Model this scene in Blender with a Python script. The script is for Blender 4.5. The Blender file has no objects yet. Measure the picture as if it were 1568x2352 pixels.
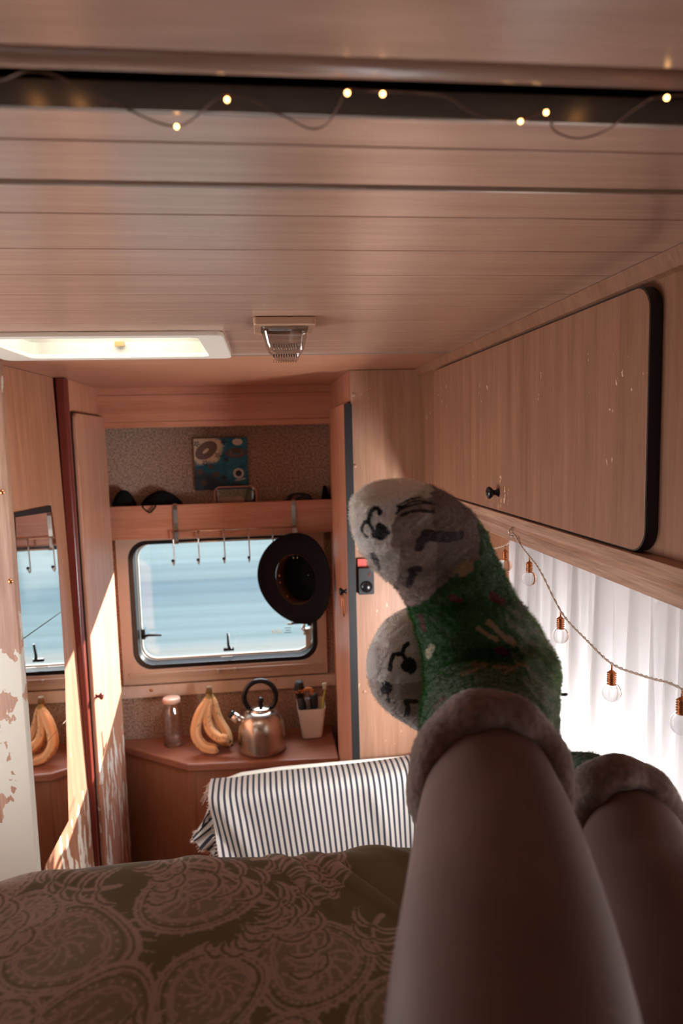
import bpy, bmesh, math, random
import numpy as np
from mathutils import Vector, Matrix, Euler
random.seed(4); rng = np.random.default_rng(7)
PI = math.pi
C = bpy.context.scene.collection
SC = bpy.context.scene
EYE = 1.80          # camera height over the floor; heights below are given from eye level

# ---------------------------------------------------------------- camera, world, sun, daylight
cam = bpy.data.cameras.new('camera'); co = bpy.data.objects.new('camera', cam); C.objects.link(co)
co.location = (0, 0, EYE)
def cam_rot(yaw, pitch, roll):
    y, p, r = (math.radians(a) for a in (yaw, pitch, roll))
    f = Vector((math.sin(y)*math.cos(p), math.cos(y)*math.cos(p), math.sin(p)))
    rt = Vector((math.cos(y), -math.sin(y), 0)); up = rt.cross(f)
    r2 = math.cos(r)*rt + math.sin(r)*up; u2 = r2.cross(f)
    return Matrix((r2, u2, -f)).transposed()
co.rotation_euler = cam_rot(6.40, -6.14, -1.43).to_euler()
cam.sensor_fit = 'VERTICAL'; cam.sensor_height = 36.0; cam.lens = 36.0*1568/2352
cam.clip_start = 0.01; cam.clip_end = 100
cam.dof.use_dof = True; cam.dof.focus_distance = 1.05; cam.dof.aperture_fstop = 5.0
SC.camera = co
SC.view_settings.view_transform = 'Standard'; SC.view_settings.look = 'None'
SC.view_settings.gamma = 1.0; SC.view_settings.use_curve_mapping = False
SC.view_settings.exposure = 0.0
SC.cycles.use_denoising = True
SC.cycles.max_bounces = 10; SC.cycles.transparent_max_bounces = 16
SC.cycles.sample_clamp_indirect = 6.0
SC.cycles.caustics_refractive = False; SC.cycles.caustics_reflective = False
w = bpy.data.worlds.new('sky'); SC.world = w; w.use_nodes = True
bg = w.node_tree.nodes['Background']; bg.inputs[0].default_value = (0.90, 0.95, 1.0, 1); bg.inputs[1].default_value = 1.12
sd = bpy.data.lights.new('sun', 'SUN'); sd.energy = 32.0; sd.angle = math.radians(0.8); sd.color = (1.0, 0.93, 0.83)
so = bpy.data.objects.new('sun', sd); C.objects.link(so); so.location = (3, 6, 4)
so.rotation_euler = Vector((-1.0, -1.25, -0.43)).to_track_quat('-Z', 'Y').to_euler()
def daylight(name, loc, tgt, sx, sy, power, col):
    l = bpy.data.lights.new(name, 'AREA'); l.shape = 'RECTANGLE'; l.size = sx; l.size_y = sy; l.energy = power; l.color = col
    o = bpy.data.objects.new(name, l); C.objects.link(o); o.location = (loc[0], loc[1], loc[2]+EYE)
    d = Vector(tgt)-Vector(loc); o.rotation_euler = d.to_track_quat('-Z', 'Y').to_euler()
    return o
daylight('daylight_side_window', (0.725, 0.80, -0.715), (-1, 0.80, -0.62), 1.55, 0.36, 138.0, (1.0, 0.98, 0.96))
daylight('daylight_bunk_window', (-1.13, 1.15, -0.50), (0.4, 1.0, -0.35), 0.85, 0.70, 19.0, (1.0, 0.95, 0.90))
daylight('daylight_roof_hatch', (-0.30, 1.45, 0.50), (-0.30, 1.45, 0), 0.6, 0.5, 22.0, (0.95, 0.98, 1.0))
daylight('daylight_rear_window', (-0.2, -1.40, -0.45), (-0.1, 1, -0.55), 1.0, 0.45, 0.2, (1.0, 0.92, 0.85))
daylight('daylight_far_window', (0.1, 3.5, 0.55), (-0.2, 2.2, -0.85), 1.6, 0.9, 95.0, (0.92, 0.97, 1.0))

# ---------------------------------------------------------------- materials
def new_mat(name):
    m = bpy.data.materials.new(name); m.use_nodes = True
    return m, m.node_tree, m.node_tree.nodes['Principled BSDF']
def srgb(r, g, b):
    return tuple((c/255/12.92 if c/255 <= .04045 else ((c/255+.055)/1.055)**2.4) for c in (r, g, b)) + (1,)
def plain(name, col, rough=.5, metal=0, spec=.5, trans=0, ior=1.45, bump=0, bscale=200, emis=0, sheen=0, alpha=1, sss=0, vary=0, vscale=8):
    m, t, b = new_mat(name)
    b.inputs['Base Color'].default_value = col; b.inputs['Roughness'].default_value = rough
    b.inputs['Metallic'].default_value = metal; b.inputs['Specular IOR Level'].default_value = spec
    b.inputs['Transmission Weight'].default_value = trans; b.inputs['IOR'].default_value = ior
    b.inputs['Sheen Weight'].default_value = sheen; b.inputs['Alpha'].default_value = alpha
    if sss: b.inputs['Subsurface Weight'].default_value = sss; b.inputs['Subsurface Radius'].default_value = (.02, .008, .005)
    if emis: b.inputs['Emission Color'].default_value = col; b.inputs['Emission Strength'].default_value = emis
    tc = t.nodes.new('ShaderNodeTexCoord')
    if bump:
        n = t.nodes.new('ShaderNodeTexNoise'); n.inputs['Scale'].default_value = bscale; n.inputs['Detail'].default_value = 4
        bp = t.nodes.new('ShaderNodeBump'); bp.inputs['Strength'].default_value = bump; bp.inputs['Distance'].default_value = .002
        t.links.new(tc.outputs['Object'], n.inputs['Vector']); t.links.new(n.outputs['Fac'], bp.inputs['Height']); t.links.new(bp.outputs['Normal'], b.inputs['Normal'])
    if vary:
        n = t.nodes.new('ShaderNodeTexNoise'); n.inputs['Scale'].default_value = vscale; n.inputs['Detail'].default_value = 6
        mx = t.nodes.new('ShaderNodeMix'); mx.data_type = 'RGBA'
        mx.inputs[6].default_value = tuple(c*(1-vary) for c in col[:3])+(1,); mx.inputs[7].default_value = tuple(min(1, c*(1+vary)) for c in col[:3])+(1,)
        r = t.nodes.new('ShaderNodeValToRGB'); r.color_ramp.elements[0].position = .35; r.color_ramp.elements[1].position = .65
        t.links.new(tc.outputs['Object'], n.inputs['Vector']); t.links.new(n.outputs['Fac'], r.inputs[0]); t.links.new(r.outputs[0], mx.inputs[0]); t.links.new(mx.outputs[2], b.inputs['Base Color'])
    return m
def wood(name, ca, cb, axis='Z', rough=.42, scale=1.0, contrast=.5, peel=None, flecks=0, bump=.12, coat=0):
    """veneer with grain along the axis; peel=(lo z, hi z, white, thr) bares white laminate in ragged islands"""
    m, t, b = new_mat(name); L = t.links.new; N = t.nodes.new
    tc = N('ShaderNodeTexCoord'); mp = N('ShaderNodeMapping')
    s = {'X': (1.2, 26, 26), 'Y': (26, 1.2, 26), 'Z': (26, 26, 1.2)}[axis]
    mp.inputs['Scale'].default_value = tuple(q*scale for q in s)
    n1 = N('ShaderNodeTexNoise'); n1.inputs['Scale'].default_value = 1.6; n1.inputs['Detail'].default_value = 7; n1.inputs['Roughness'].default_value = .62; n1.inputs['Distortion'].default_value = .6
    mp2 = N('ShaderNodeMapping'); mp2.inputs['Scale'].default_value = tuple(q*scale*9 for q in s)
    n2 = N('ShaderNodeTexNoise'); n2.inputs['Scale'].default_value = 1.4; n2.inputs['Detail'].default_value = 3
    n3 = N('ShaderNodeTexNoise'); n3.inputs['Scale'].default_value = 2.2; n3.inputs['Detail'].default_value = 3
    L(tc.outputs['Object'], mp.inputs[0]); L(tc.outputs['Object'], mp2.inputs[0]); L(mp.outputs[0], n1.inputs['Vector']); L(mp2.outputs[0], n2.inputs['Vector']); L(tc.outputs['Object'], n3.inputs['Vector'])
    a = N('ShaderNodeMath'); a.operation = 'MULTIPLY_ADD'; a.inputs[1].default_value = .45; L(n2.outputs['Fac'], a.inputs[0]); L(n1.outputs['Fac'], a.inputs[2])
    a2 = N('ShaderNodeMath'); a2.operation = 'MULTIPLY_ADD'; a2.inputs[1].default_value = .35; L(n3.outputs['Fac'], a2.inputs[0]); L(a.outputs[0], a2.inputs[2])
    r = N('ShaderNodeMapRange'); r.inputs[1].default_value = .9-.35*contrast-.05; r.inputs[2].default_value = .9+.35*contrast-.05
    r.inputs[1].default_value = .70; r.inputs[2].default_value = 1.12; L(a2.outputs[0], r.inputs[0])
    mx = N('ShaderNodeMix'); mx.data_type = 'RGBA'; mx.inputs[6].default_value = ca; mx.inputs[7].default_value = cb; L(r.outputs[0], mx.inputs[0])
    out = mx.outputs[2]
    b.inputs['Roughness'].default_value = rough; b.inputs['Coat Weight'].default_value = coat; b.inputs['Coat Roughness'].default_value = .25
    def overlay(mask, col):
        nonlocal out
        q = N('ShaderNodeMix'); q.data_type = 'RGBA'; L(mask, q.inputs[0]); L(out, q.inputs[6]); q.inputs[7].default_value = col; out = q.outputs[2]
    if flecks:
        f = N('ShaderNodeTexNoise'); f.inputs['Scale'].default_value = 1.0; f.inputs['Detail'].default_value = 3
        mf = N('ShaderNodeMapping'); mf.inputs['Scale'].default_value = (70, 70, 38); L(tc.outputs['Object'], mf.inputs[0]); L(mf.outputs[0], f.inputs['Vector'])
        g = N('ShaderNodeTexNoise'); g.inputs['Scale'].default_value = 7; L(tc.outputs['Object'], g.inputs['Vector'])
        mu = N('ShaderNodeMath'); mu.operation = 'MULTIPLY'; L(f.outputs['Fac'], mu.inputs[0]); L(g.outputs['Fac'], mu.inputs[1])
        gt = N('ShaderNodeMath'); gt.operation = 'GREATER_THAN'; gt.inputs[1].default_value = flecks; L(mu.outputs[0], gt.inputs[0])
        overlay(gt.outputs[0], srgb(205, 170, 140))
    if peel:
        lo, hi, white, thr, sc = peel
        sx = N('ShaderNodeSeparateXYZ'); L(tc.outputs['Object'], sx.inputs[0])
        mr = N('ShaderNodeMapRange'); mr.inputs[1].default_value = hi+EYE; mr.inputs[2].default_value = lo+EYE; L(sx.outputs['Z'], mr.inputs[0])
        pn = N('ShaderNodeTexNoise'); pn.inputs['Scale'].default_value = 1; pn.inputs['Detail'].default_value = 5; pn.inputs['Roughness'].default_value = .55
        pm = N('ShaderNodeMapping'); pm.inputs['Scale'].default_value = sc; L(tc.outputs['Object'], pm.inputs[0]); L(pm.outputs[0], pn.inputs['Vector'])
        ad = N('ShaderNodeMath'); ad.operation = 'MULTIPLY_ADD'; ad.inputs[1].default_value = .32; L(mr.outputs[0], ad.inputs[0]); L(pn.outputs['Fac'], ad.inputs[2])
        gt = N('ShaderNodeMath'); gt.operation = 'GREATER_THAN'; gt.inputs[1].default_value = thr; L(ad.outputs[0], gt.inputs[0])
        overlay(gt.outputs[0], white)
    L(out, b.inputs['Base Color'])
    bp = N('ShaderNodeBump'); bp.inputs['Strength'].default_value = bump; bp.inputs['Distance'].default_value = .001; L(a.outputs[0], bp.inputs['Height']); L(bp.outputs[0], b.inputs['Normal'])
    return m
def vcol(name, rough=.9, sheen=.3, bump=0, bscale=600, sss=0):
    m, t, b = new_mat(name); a = t.nodes.new('ShaderNodeAttribute'); a.attribute_name = 'col'
    t.links.new(a.outputs['Color'], b.inputs['Base Color']); b.inputs['Roughness'].default_value = rough
    b.inputs['Sheen Weight'].default_value = sheen; b.inputs['Specular IOR Level'].default_value = .15
    if bump:
        tc = t.nodes.new('ShaderNodeTexCoord'); n = t.nodes.new('ShaderNodeTexNoise'); n.inputs['Scale'].default_value = bscale
        bp = t.nodes.new('ShaderNodeBump'); bp.inputs['Strength'].default_value = bump; bp.inputs['Distance'].default_value = .002
        t.links.new(tc.outputs['Object'], n.inputs['Vector']); t.links.new(n.outputs['Fac'], bp.inputs['Height']); t.links.new(bp.outputs['Normal'], b.inputs['Normal'])
    return m

M = {}
M['ceil'] = wood('ceiling_laminate', srgb(176, 138, 116), srgb(202, 166, 144), 'X', rough=.32, scale=1.6, coat=1.0)
M['ceil_near'] = wood('bunk_ceiling_laminate', srgb(158, 122, 102), srgb(186, 150, 130), 'X', rough=.22, coat=.5)
M['ceil_far'] = wood('far_ceiling_laminate', srgb(170, 116, 90), srgb(190, 136, 108), 'X', rough=.36, scale=1.6)
M['wood_x'] = wood('beech_laminate_crosswise', srgb(176, 114, 86), srgb(200, 140, 112), 'X', rough=.42)
M['wood_z'] = wood('beech_laminate_upright', srgb(176, 116, 88), srgb(202, 146, 118), 'Z', rough=.42)
M['wood_cup'] = wood('worn_cupboard_veneer', srgb(124, 82, 58), srgb(152, 106, 80), 'Z', rough=.5, flecks=.44)
M['wood_part'] = wood('worn_partition_veneer', srgb(156, 110, 84), srgb(182, 136, 108), 'Z', rough=.45, flecks=.43)
M['wood_rail'] = wood('weathered_rail_wood', srgb(132, 96, 76), srgb(192, 152, 126), 'Y', rough=.55, scale=1.3, bump=.3)
M['peel_edge'] = wood('peeling_partition_veneer', srgb(140, 100, 82), srgb(178, 140, 118), 'Z', rough=.5, peel=(-1.30, -.35, srgb(190, 182, 168), .600, (13, 13, 8)))
M['peel_mirror'] = wood('glue_streaked_veneer', srgb(154, 102, 76), srgb(182, 130, 102), 'Z', rough=.45, peel=(-1.25, -.80, srgb(228, 216, 196), .80, (34, 34, 7)))
M['peel_door'] = wood('scratched_wardrobe_veneer', srgb(176, 120, 94), srgb(198, 148, 122), 'Z', rough=.42, peel=(-1.10, -.75, srgb(236, 228, 214), .86, (42, 42, 9)))
M['worktop'] = wood('worktop_laminate', srgb(144, 92, 72), srgb(162, 108, 86), 'X', rough=.38)
M['wood_base'] = wood('shaded_beech_laminate', srgb(148, 96, 70), srgb(170, 116, 88), 'Z', rough=.45)  # same beech, darkened to put the shade behind the bench into its colour
M['red'] = plain('dark_red_plastic', srgb(104, 40, 30), rough=.28)
M['black'] = plain('black_rubber', srgb(30, 28, 28), rough=.5)
M['blackg'] = plain('black_gloss_plastic', srgb(20, 19, 20), rough=.25)
M['dark'] = plain('dark_slot', srgb(15, 11, 10), rough=.9, spec=.1)  # near-black, so the shade inside the ceiling slot is in the colour
M['carpet'] = plain('wall_carpet', srgb(160, 132, 114), rough=1, bump=1, bscale=300, vary=.42, vscale=130)
M['carpet_dk'] = plain('grey_brown_wall_carpet', srgb(118, 98, 86), rough=1, bump=.9, bscale=420, vary=.35, vscale=240)
M['rail'] = plain('beige_rail', srgb(200, 178, 162), rough=.5, vary=.06, vscale=30)
M['frame'] = plain('beige_window_frame', srgb(182, 158, 140), rough=.45)
M['white'] = plain('aged_white_plastic', srgb(226, 218, 204), rough=.4)
M['lip'] = plain('pale_alloy_lip', srgb(205, 190, 178), rough=.3, metal=.7)
M['chrome'] = plain('polished_steel', srgb(200, 190, 180), rough=.16, metal=1)
M['steel'] = plain('brushed_steel', srgb(196, 180, 166), rough=.27, metal=1, bump=.1, bscale=60)
M['copper'] = plain('copper_cap', srgb(196, 128, 86), rough=.28, metal=1)
M['glass'] = plain('clear_glass', (1, 1, 1, 1), rough=.02, trans=1, ior=1.45)
M['thin_glass'] = plain('thin_clear_glass', (1, 1, 1, 1), rough=.02, trans=1, ior=1.12)
M['lens'] = plain('ribbed_lamp_lens', (1, .97, .93, 1), rough=.12, trans=.8, ior=1.35)
M['mirror'] = plain('mirror_silver', (.93, .95, .94, 1), rough=.0, metal=1)
M['floor'] = plain('floor_vinyl', srgb(110, 84, 66), rough=.6)
M['skin'] = plain('skin', srgb(106, 78, 70), rough=.6, spec=.35, sss=.12, bump=.08, bscale=350, vary=.06, vscale=30)
M['hat'] = plain('black_felt', srgb(19, 17, 18), rough=.95, spec=.2)
M['leather'] = plain('brown_hat_band', srgb(74, 46, 36), rough=.55)
M['cord'] = plain('clear_grey_cord', srgb(196, 174, 160), rough=.3)
M['copperwire'] = plain('dark_copper_wire', srgb(96, 66, 48), rough=.4, metal=.4)
M['cuff'] = plain('brown_fleece', srgb(110, 84, 74), rough=1, sheen=.25, bump=1.0, bscale=160, vary=.25, vscale=150)
M['matt'] = plain('mattress_cloth', srgb(120, 108, 96), rough=.9)
M['cupw'] = plain('white_beaker_plastic', srgb(226, 208, 192), rough=.4)
M['clear'] = plain('clear_box_plastic', srgb(235, 215, 200), rough=.1, trans=.85, ior=1.1)

# ---------------------------------------------------------------- mesh builder
class MB:
    def __init__(s): s.v = []; s.f = []; s.m = []; s.s = []
    def add(s, vs, fs, mat=0, smooth=False):
        o = len(s.v); s.v += [tuple(float(c) for c in p) for p in vs]
        for f in fs: s.f.append(tuple(int(i)+o for i in f)); s.m.append(mat); s.s.append(smooth)
        return s
    def box(s, x0, x1, y0, y1, z0, z1, mat=0):
        v = [(x, y, z) for z in (z0, z1) for y in (y0, y1) for x in (x0, x1)]
        return s.add(v, [(0, 2, 3, 1), (4, 5, 7, 6), (0, 1, 5, 4), (2, 6, 7, 3), (0, 4, 6, 2), (1, 3, 7, 5)], mat)
    def prism(s, pts, ax, a0, a1, mat=0, smooth=False):
        """pts in the two other axes (in xyz order)"""
        n = len(pts)
        def P(p, a):
            return {'X': (a, p[0], p[1]), 'Y': (p[0], a, p[1]), 'Z': (p[0], p[1], a)}[ax]
        v = [P(p, a0) for p in pts]+[P(p, a1) for p in pts]
        s.add(v, [tuple(range(n))[::-1], tuple(range(n, 2*n))], mat)
        return s.add(v, [(i, (i+1) % n, n+(i+1) % n, n+i) for i in range(n)], mat, smooth)
    def frame(s, outer, inner, ax, a0, a1, mat=0):
        n = len(outer)
        def P(p, a):
            return {'X': (a, p[0], p[1]), 'Y': (p[0], a, p[1]), 'Z': (p[0], p[1], a)}[ax]
        v = [P(p, a) for a in (a0, a1) for L in (outer, inner) for p in L]
        f = []
        for i in range(n):
            j = (i+1) % n
            f += [(i, j, n+j, n+i), (2*n+i, 3*n+i, 3*n+j, 2*n+j), (i, 2*n+i, 2*n+j, j), (n+i, n+j, 3*n+j, 3*n+i)]
        return s.add(v, f, mat)
    def tube(s, pts, r, n=10, mat=0, closed=False, smooth=True):
        P = [Vector(p) for p in pts]; m = len(P); rs = r if hasattr(r, '__len__') else [r]*m
        up = None; V = []
        for i in range(m):
            a = P[(i-1) % m] if (closed or i) else P[0]; b = P[(i+1) % m] if (closed or i < m-1) else P[-1]
            t = (b-a).normalized()
            if up is None: up = t.orthogonal().normalized()
            up = (up-t*up.dot(t)); up = up.normalized() if up.length > 1e-6 else t.orthogonal().normalized()
            q = t.cross(up)
            V += [P[i]+(up*math.cos(2*PI*k/n)+q*math.sin(2*PI*k/n))*rs[i] for k in range(n)]
        F = [(i*n+k, i*n+(k+1) % n, ((i+1) % m)*n+(k+1) % n, ((i+1) % m)*n+k) for i in range(m if closed else m-1) for k in range(n)]
        s.add(V, F, mat, smooth)
        if not closed: s.add(V, [tuple(range(n))[::-1], tuple((m-1)*n+k for k in range(n))], mat)
        return s
    def lathe(s, prof, c=(0, 0, 0), n=32, mat=0, smooth=True, M4=None, sx=1, sy=1):
        V = [(c[0]+r*math.cos(2*PI*k/n)*sx, c[1]+r*math.sin(2*PI*k/n)*sy, c[2]+z) for r, z in prof for k in range(n)]
        if M4: V = [M4 @ Vector(p) for p in V]
        m = len(prof)
        return s.add(V, [(i*n+k, i*n+(k+1) % n, (i+1)*n+(k+1) % n, (i+1)*n+k) for i in range(m-1) for k in range(n)], mat, smooth)
    def ball(s, c, r, n=16, mat=0, sc=(1, 1, 1)):
        pr = [(max(1e-4, math.sin(PI*i/n)), -math.cos(PI*i/n)) for i in range(n+1)]
        V = [(c[0]+r*a*math.cos(2*PI*k/n)*sc[0], c[1]+r*a*math.sin(2*PI*k/n)*sc[1], c[2]+r*z*sc[2]) for a, z in pr for k in range(n)]
        return s.add(V, [(i*n+k, i*n+(k+1) % n, (i+1)*n+(k+1) % n, (i+1)*n+k) for i in range(n) for k in range(n)], mat, True)
    def grid(s, V, mat=0, closed=False, smooth=True, caps=False):
        """V: rows of equal length"""
        R = len(V); n = len(V[0]); flat = [p for row in V for p in row]
        F = [(i*n+k, i*n+(k+1) % n, (i+1)*n+(k+1) % n, (i+1)*n+k) for i in range(R-1) for k in range(n if closed else n-1)]
        if caps: F += [tuple(range(n))[::-1], tuple((R-1)*n+k for k in range(n))]
        return s.add(flat, F, mat, smooth)
def rr(a0, a1, b0, b1, r, n=6):
    out = []
    for cx, cy, st in ((a1-r, b1-r, 0), (a0+r, b1-r, 90), (a0+r, b0+r, 180), (a1-r, b0+r, 270)):
        for i in range(n+1):
            a = math.radians(st+90*i/n); out.append((cx+r*math.cos(a), cy+r*math.sin(a)))
    return out
WORLD_AT = {}
def tag(o, label=None, cat=None, group=None, kind=None):
    if label: o['label'] = label
    if cat: o['category'] = cat
    if group: o['group'] = group
    if kind: o['kind'] = kind
    return o
def thing(name, loc, label, cat, group=None, kind=None, rot=None):
    o = bpy.data.objects.new(name, None); C.objects.link(o); o.empty_display_size = .02
    o.location = (loc[0], loc[1], loc[2]+EYE); WORLD_AT[o.name] = Vector(loc)
    if rot: o.rotation_euler = rot
    return tag(o, label, cat, group, kind)
def build(name, mb, mats, parent=None, local=False, bevel=0, subsurf=0, label=None, fix=True, at=None):
    """mesh points are given from eye level in the room (local=True: from the parent's origin)"""
    me = bpy.data.meshes.new(name)
    L = WORLD_AT.get(parent.name, Vector((0, 0, 0))) if parent else Vector((0, 0, 0))
    if local: vs = mb.v; L = Vector((0, 0, 0))
    elif parent: vs = [(p[0]-L.x, p[1]-L.y, p[2]-L.z) for p in mb.v]
    else:
        A = at or (0, 0, -EYE)
        vs = [(p[0]-A[0], p[1]-A[1], p[2]-A[2]) for p in mb.v]
    me.from_pydata(vs, [], mb.f); mats = mats if isinstance(mats, (list, tuple)) else [mats]
    for m in mats: me.materials.append(M[m] if isinstance(m, str) else m)
    me.polygons.foreach_set('material_index', mb.m); me.polygons.foreach_set('use_smooth', mb.s)
    if fix:
        bm = bmesh.new(); bm.from_mesh(me); bmesh.ops.remove_doubles(bm, verts=bm.verts, dist=1e-6)
        bmesh.ops.recalc_face_normals(bm, faces=bm.faces); bm.to_mesh(me); bm.free()
    me.update()
    o = bpy.data.objects.new(name, me); C.objects.link(o)
    if parent: o.parent = parent; WORLD_AT[o.name] = L
    else:
        A = at or (0, 0, -EYE); o.location = (A[0], A[1], A[2]+EYE); WORLD_AT[o.name] = Vector(A)
    if bevel:
        b = o.modifiers.new('bevel', 'BEVEL'); b.width = bevel; b.segments = 2; b.limit_method = 'ANGLE'
    if subsurf:
        b = o.modifiers.new('smooth', 'SUBSURF'); b.levels = b.render_levels = subsurf
    if label: o['label'] = label
    return o
def struct(name, mb, mats, **k):
    return tag(build(name, mb, mats, **k), kind='structure')
def setcol(o, cols):
    a = o.data.color_attributes.new('col', 'FLOAT_COLOR', 'POINT')
    a.data.foreach_set('color', np.hstack([cols, np.ones((len(cols), 1))]).astype(np.float32).ravel())
def copy_tree(o, parent=None, loc=None, label=None):
    c = o.copy(); C.objects.link(c)
    if parent: c.parent = parent
    for ch in [q for q in C.objects if q.parent == o]: copy_tree(ch, c)
    if loc is not None: c.location = (loc[0], loc[1], loc[2]+EYE)
    if label: c['label'] = label
    return c

def catmull(A,n):
    A=np.array(A,float);m=len(A);out=[]
    P=np.vstack([2*A[0]-A[1],A,2*A[-1]-A[-2]])
    for t in np.linspace(0,m-1,n):
        i=min(int(t),m-2);u=t-i
        p0,p1,p2,p3=P[i],P[i+1],P[i+2],P[i+3]
        out.append(.5*(2*p1+(p2-p0)*u+(2*p0-5*p1+4*p2-p3)*u*u+(3*p1-p0-3*p2+p3)*u**3))
    return np.array(out)
def loft(rings,n,m,close=True):
    """n rings of m points round a path; a ring row is centre, half side vector, half depth"""
    Q=catmull(rings,n);C=Q[:,:3];S=Q[:,3:6];D=np.maximum(Q[:,6],.002)
    T=np.gradient(C,axis=0);T/=np.linalg.norm(T,axis=1)[:,None]+1e-9
    Fw=np.cross(S,T);Fw/=np.linalg.norm(Fw,axis=1)[:,None]+1e-9
    th=np.linspace(0,2*np.pi,m,endpoint=False)
    V=C[:,None]+S[:,None]*np.cos(th)[None,:,None]+(Fw*D[:,None])[:,None]*np.sin(th)[None,:,None]
    return V,th,Fw

# ---------------------------------------------------------------- see-through sheets
def sheet_mat(name, tint, gloss=.08, alpha=1.0):
    """thin clear sheet: light passes straight through, a little is mirrored"""
    m, t, b = new_mat(name); t.nodes.remove(b)
    tr = t.nodes.new('ShaderNodeBsdfTransparent'); tr.inputs[0].default_value = tint
    gl = t.nodes.new('ShaderNodeBsdfGlossy'); gl.inputs['Roughness'].default_value = .05
    mx = t.nodes.new('ShaderNodeMixShader'); mx.inputs[0].default_value = gloss
    L = t.links.new; L(tr.outputs[0], mx.inputs[1]); L(gl.outputs[0], mx.inputs[2]); L(mx.outputs[0], t.nodes['Material Output'].inputs[0])
    return m
M['pane'] = sheet_mat('window_acrylic', (.94, .97, 1, 1), .07)
M['jarglass'] = sheet_mat('jar_glass', (.96, .95, .94, 1), .24)
def cloth_mat(name, col, transl=.5, holes=.15):
    m, t, b = new_mat(name); L = t.links.new
    b.inputs['Base Color'].default_value = col; b.inputs['Roughness'].default_value = .9
    tl = t.nodes.new('ShaderNodeBsdfTranslucent'); tl.inputs[0].default_value = col
    tr = t.nodes.new('ShaderNodeBsdfTransparent')
    m1 = t.nodes.new('ShaderNodeMixShader'); m1.inputs[0].default_value = transl
    m2 = t.nodes.new('ShaderNodeMixShader'); m2.inputs[0].default_value = holes
    L(b.outputs[0], m1.inputs[1]); L(tl.outputs[0], m1.inputs[2]); L(m1.outputs[0], m2.inputs[1]); L(tr.outputs[0], m2.inputs[2]); L(m2.outputs[0], t.nodes['Material Output'].inputs[0])
    return m
M['curtain'] = cloth_mat('sheer_curtain', srgb(196, 190, 188), .55, .22)
M['hatchcover'] = cloth_mat('milky_hatch_cover', srgb(240, 240, 236), .8, .1)

# ---------------------------------------------------------------- the room
struct('floor', MB().box(-1.05, .70, -1.42, 2.76, -1.86, -1.80), 'floor')
HX0, HX1, HY0, HY1 = -.515, -.072, 1.29, 1.615      # roof hatch opening
cb = MB()
ys = [.572, .639]+[.639+.1116*k for k in range(1, 9)]+[1.632]
for a, b in zip(ys[:-1], ys[1:]):
    g = .0012
    if b <= HY0 or a >= HY1: cb.box(-1.05, .66, a+g, b-g, .2, .215)
    else:
        for s0, s1 in ((a+g, min(b-g, HY0)), (max(a+g, HY0), min(b-g, HY1)), (max(a+g, HY1), b-g)):
            if s1-s0 < 1e-4: continue
            mid = (s0+s1)/2
            if HY0 < mid < HY1: cb.box(-1.05, HX0, s0, s1, .2, .215); cb.box(HX1, .66, s0, s1, .2, .215)
            else: cb.box(-1.05, .66, s0, s1, .2, .215)
struct('ceiling', cb, 'ceil', bevel=.0006)
# second boarded panel, between the slot and the gap
struct('ceiling', MB().box(-1.05, .66, .449, .4895, .2, .214).box(-1.05, .66, .4920, .5605, .2, .214), 'ceil', bevel=.0007)
# roof skin above the boards, dark in the joints, open over the hatch
rs = MB().box(-1.1, .72, -1.45, .395, .222, .26).box(-1.1, .72, .395, .46, .322, .36).box(-1.1, .72, .455, HY0-.01, .216, .26).box(-1.1, .72, HY1+.01, 2.80, .216, .26)
rs.box(-1.1, HX0-.01, HY0-.01, HY1+.01, .216, .26).box(HX1+.01, .72, HY0-.01, HY1+.01, .216, .26)
struct('ceiling', rs, 'dark')
struct('ceiling', MB().box(-1.05, .66, -1.42, .3835, .2, .222), 'ceil_near', bevel=.004)
struct('ceiling', MB().box(-1.05, .66, 1.636, 2.60, .2, .215), 'ceil_far')
struct('trim_1', MB().box(-1.05, .47, 1.628, 1.6385, .1975, .201), 'lip')
# rounded rail at the edge of the bunk ceiling, slot behind it
rl = MB()
rl.tube([(-1.05, .3975, .2060), (.66, .3975, .2060)], .0075, 14)
struct('trim_2', rl, 'ceil_near')
struct('trim_3', MB().box(-1.05, .66, .4445, .4495, .1985, .216), 'lip', bevel=.001)
struct('trim_4', MB().box(-1.05, .66, .5690, .5722, .1990, .214), 'lip', bevel=.001)
struct('trim_5', MB().box(-1.05, .66, .410, .4440, .300, .322).box(-1.05, .66, .4015, .4060, .2140, .322).box(-1.05, .66, .4500, .4560, .2165, .322), 'dark')
# walls
struct('wall_left', MB().box(-1.05, -1.0, -1.42, .10, -1.8, .2).box(-1.05, -1.0, .10, .72, -1.8, .2).box(-1.05, -1.0, 1.58, 1.66, -1.8, .2).box(-1.05, -1.0, .72, 1.58, -1.8, -.86).box(-1.05, -1.0, .72, 1.58, -.14, .2), 'wood_z')
struct('wall_left', MB().box(-.76, -.70, 1.69, 2.56, -1.8, .2), 'wood_z')
struct('wall_left', MB().box(-.70, -.61, 2.561, 2.76, -1.8, .2), 'wood_z')
struct('wall_back', MB().box(-1.05, .66, -1.42, -1.38, -1.8, -.75).box(-1.05, .66, -1.42, -1.38, -.15, .2).box(-1.05, -.7, -1.42, -1.38, -.75, -.15).box(.3, .66, -1.42, -1.38, -.75, -.15), 'wood_z')
struct('wall_right', MB().box(.66, .70, -1.42, 0.0, -1.8, .2).box(.66, .70, 1.63, 2.76, -1.8, .2).box(.66, .70, 0, 1.63, -1.8, -.90).box(.66, .70, 0, 1.63, -.35, .2), 'wood_part')
struct('wall_far', MB().box(-.66, .66, 2.70, 2.76, -1.8, -.915).box(-.66, .66, 2.70, 2.76, -.365, .2).box(-.66, -.553, 2.70, 2.76, -.915, -.365).box(.208, .66, 2.70, 2.76, -.915, -.365), 'carpet')
hd = MB()
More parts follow.
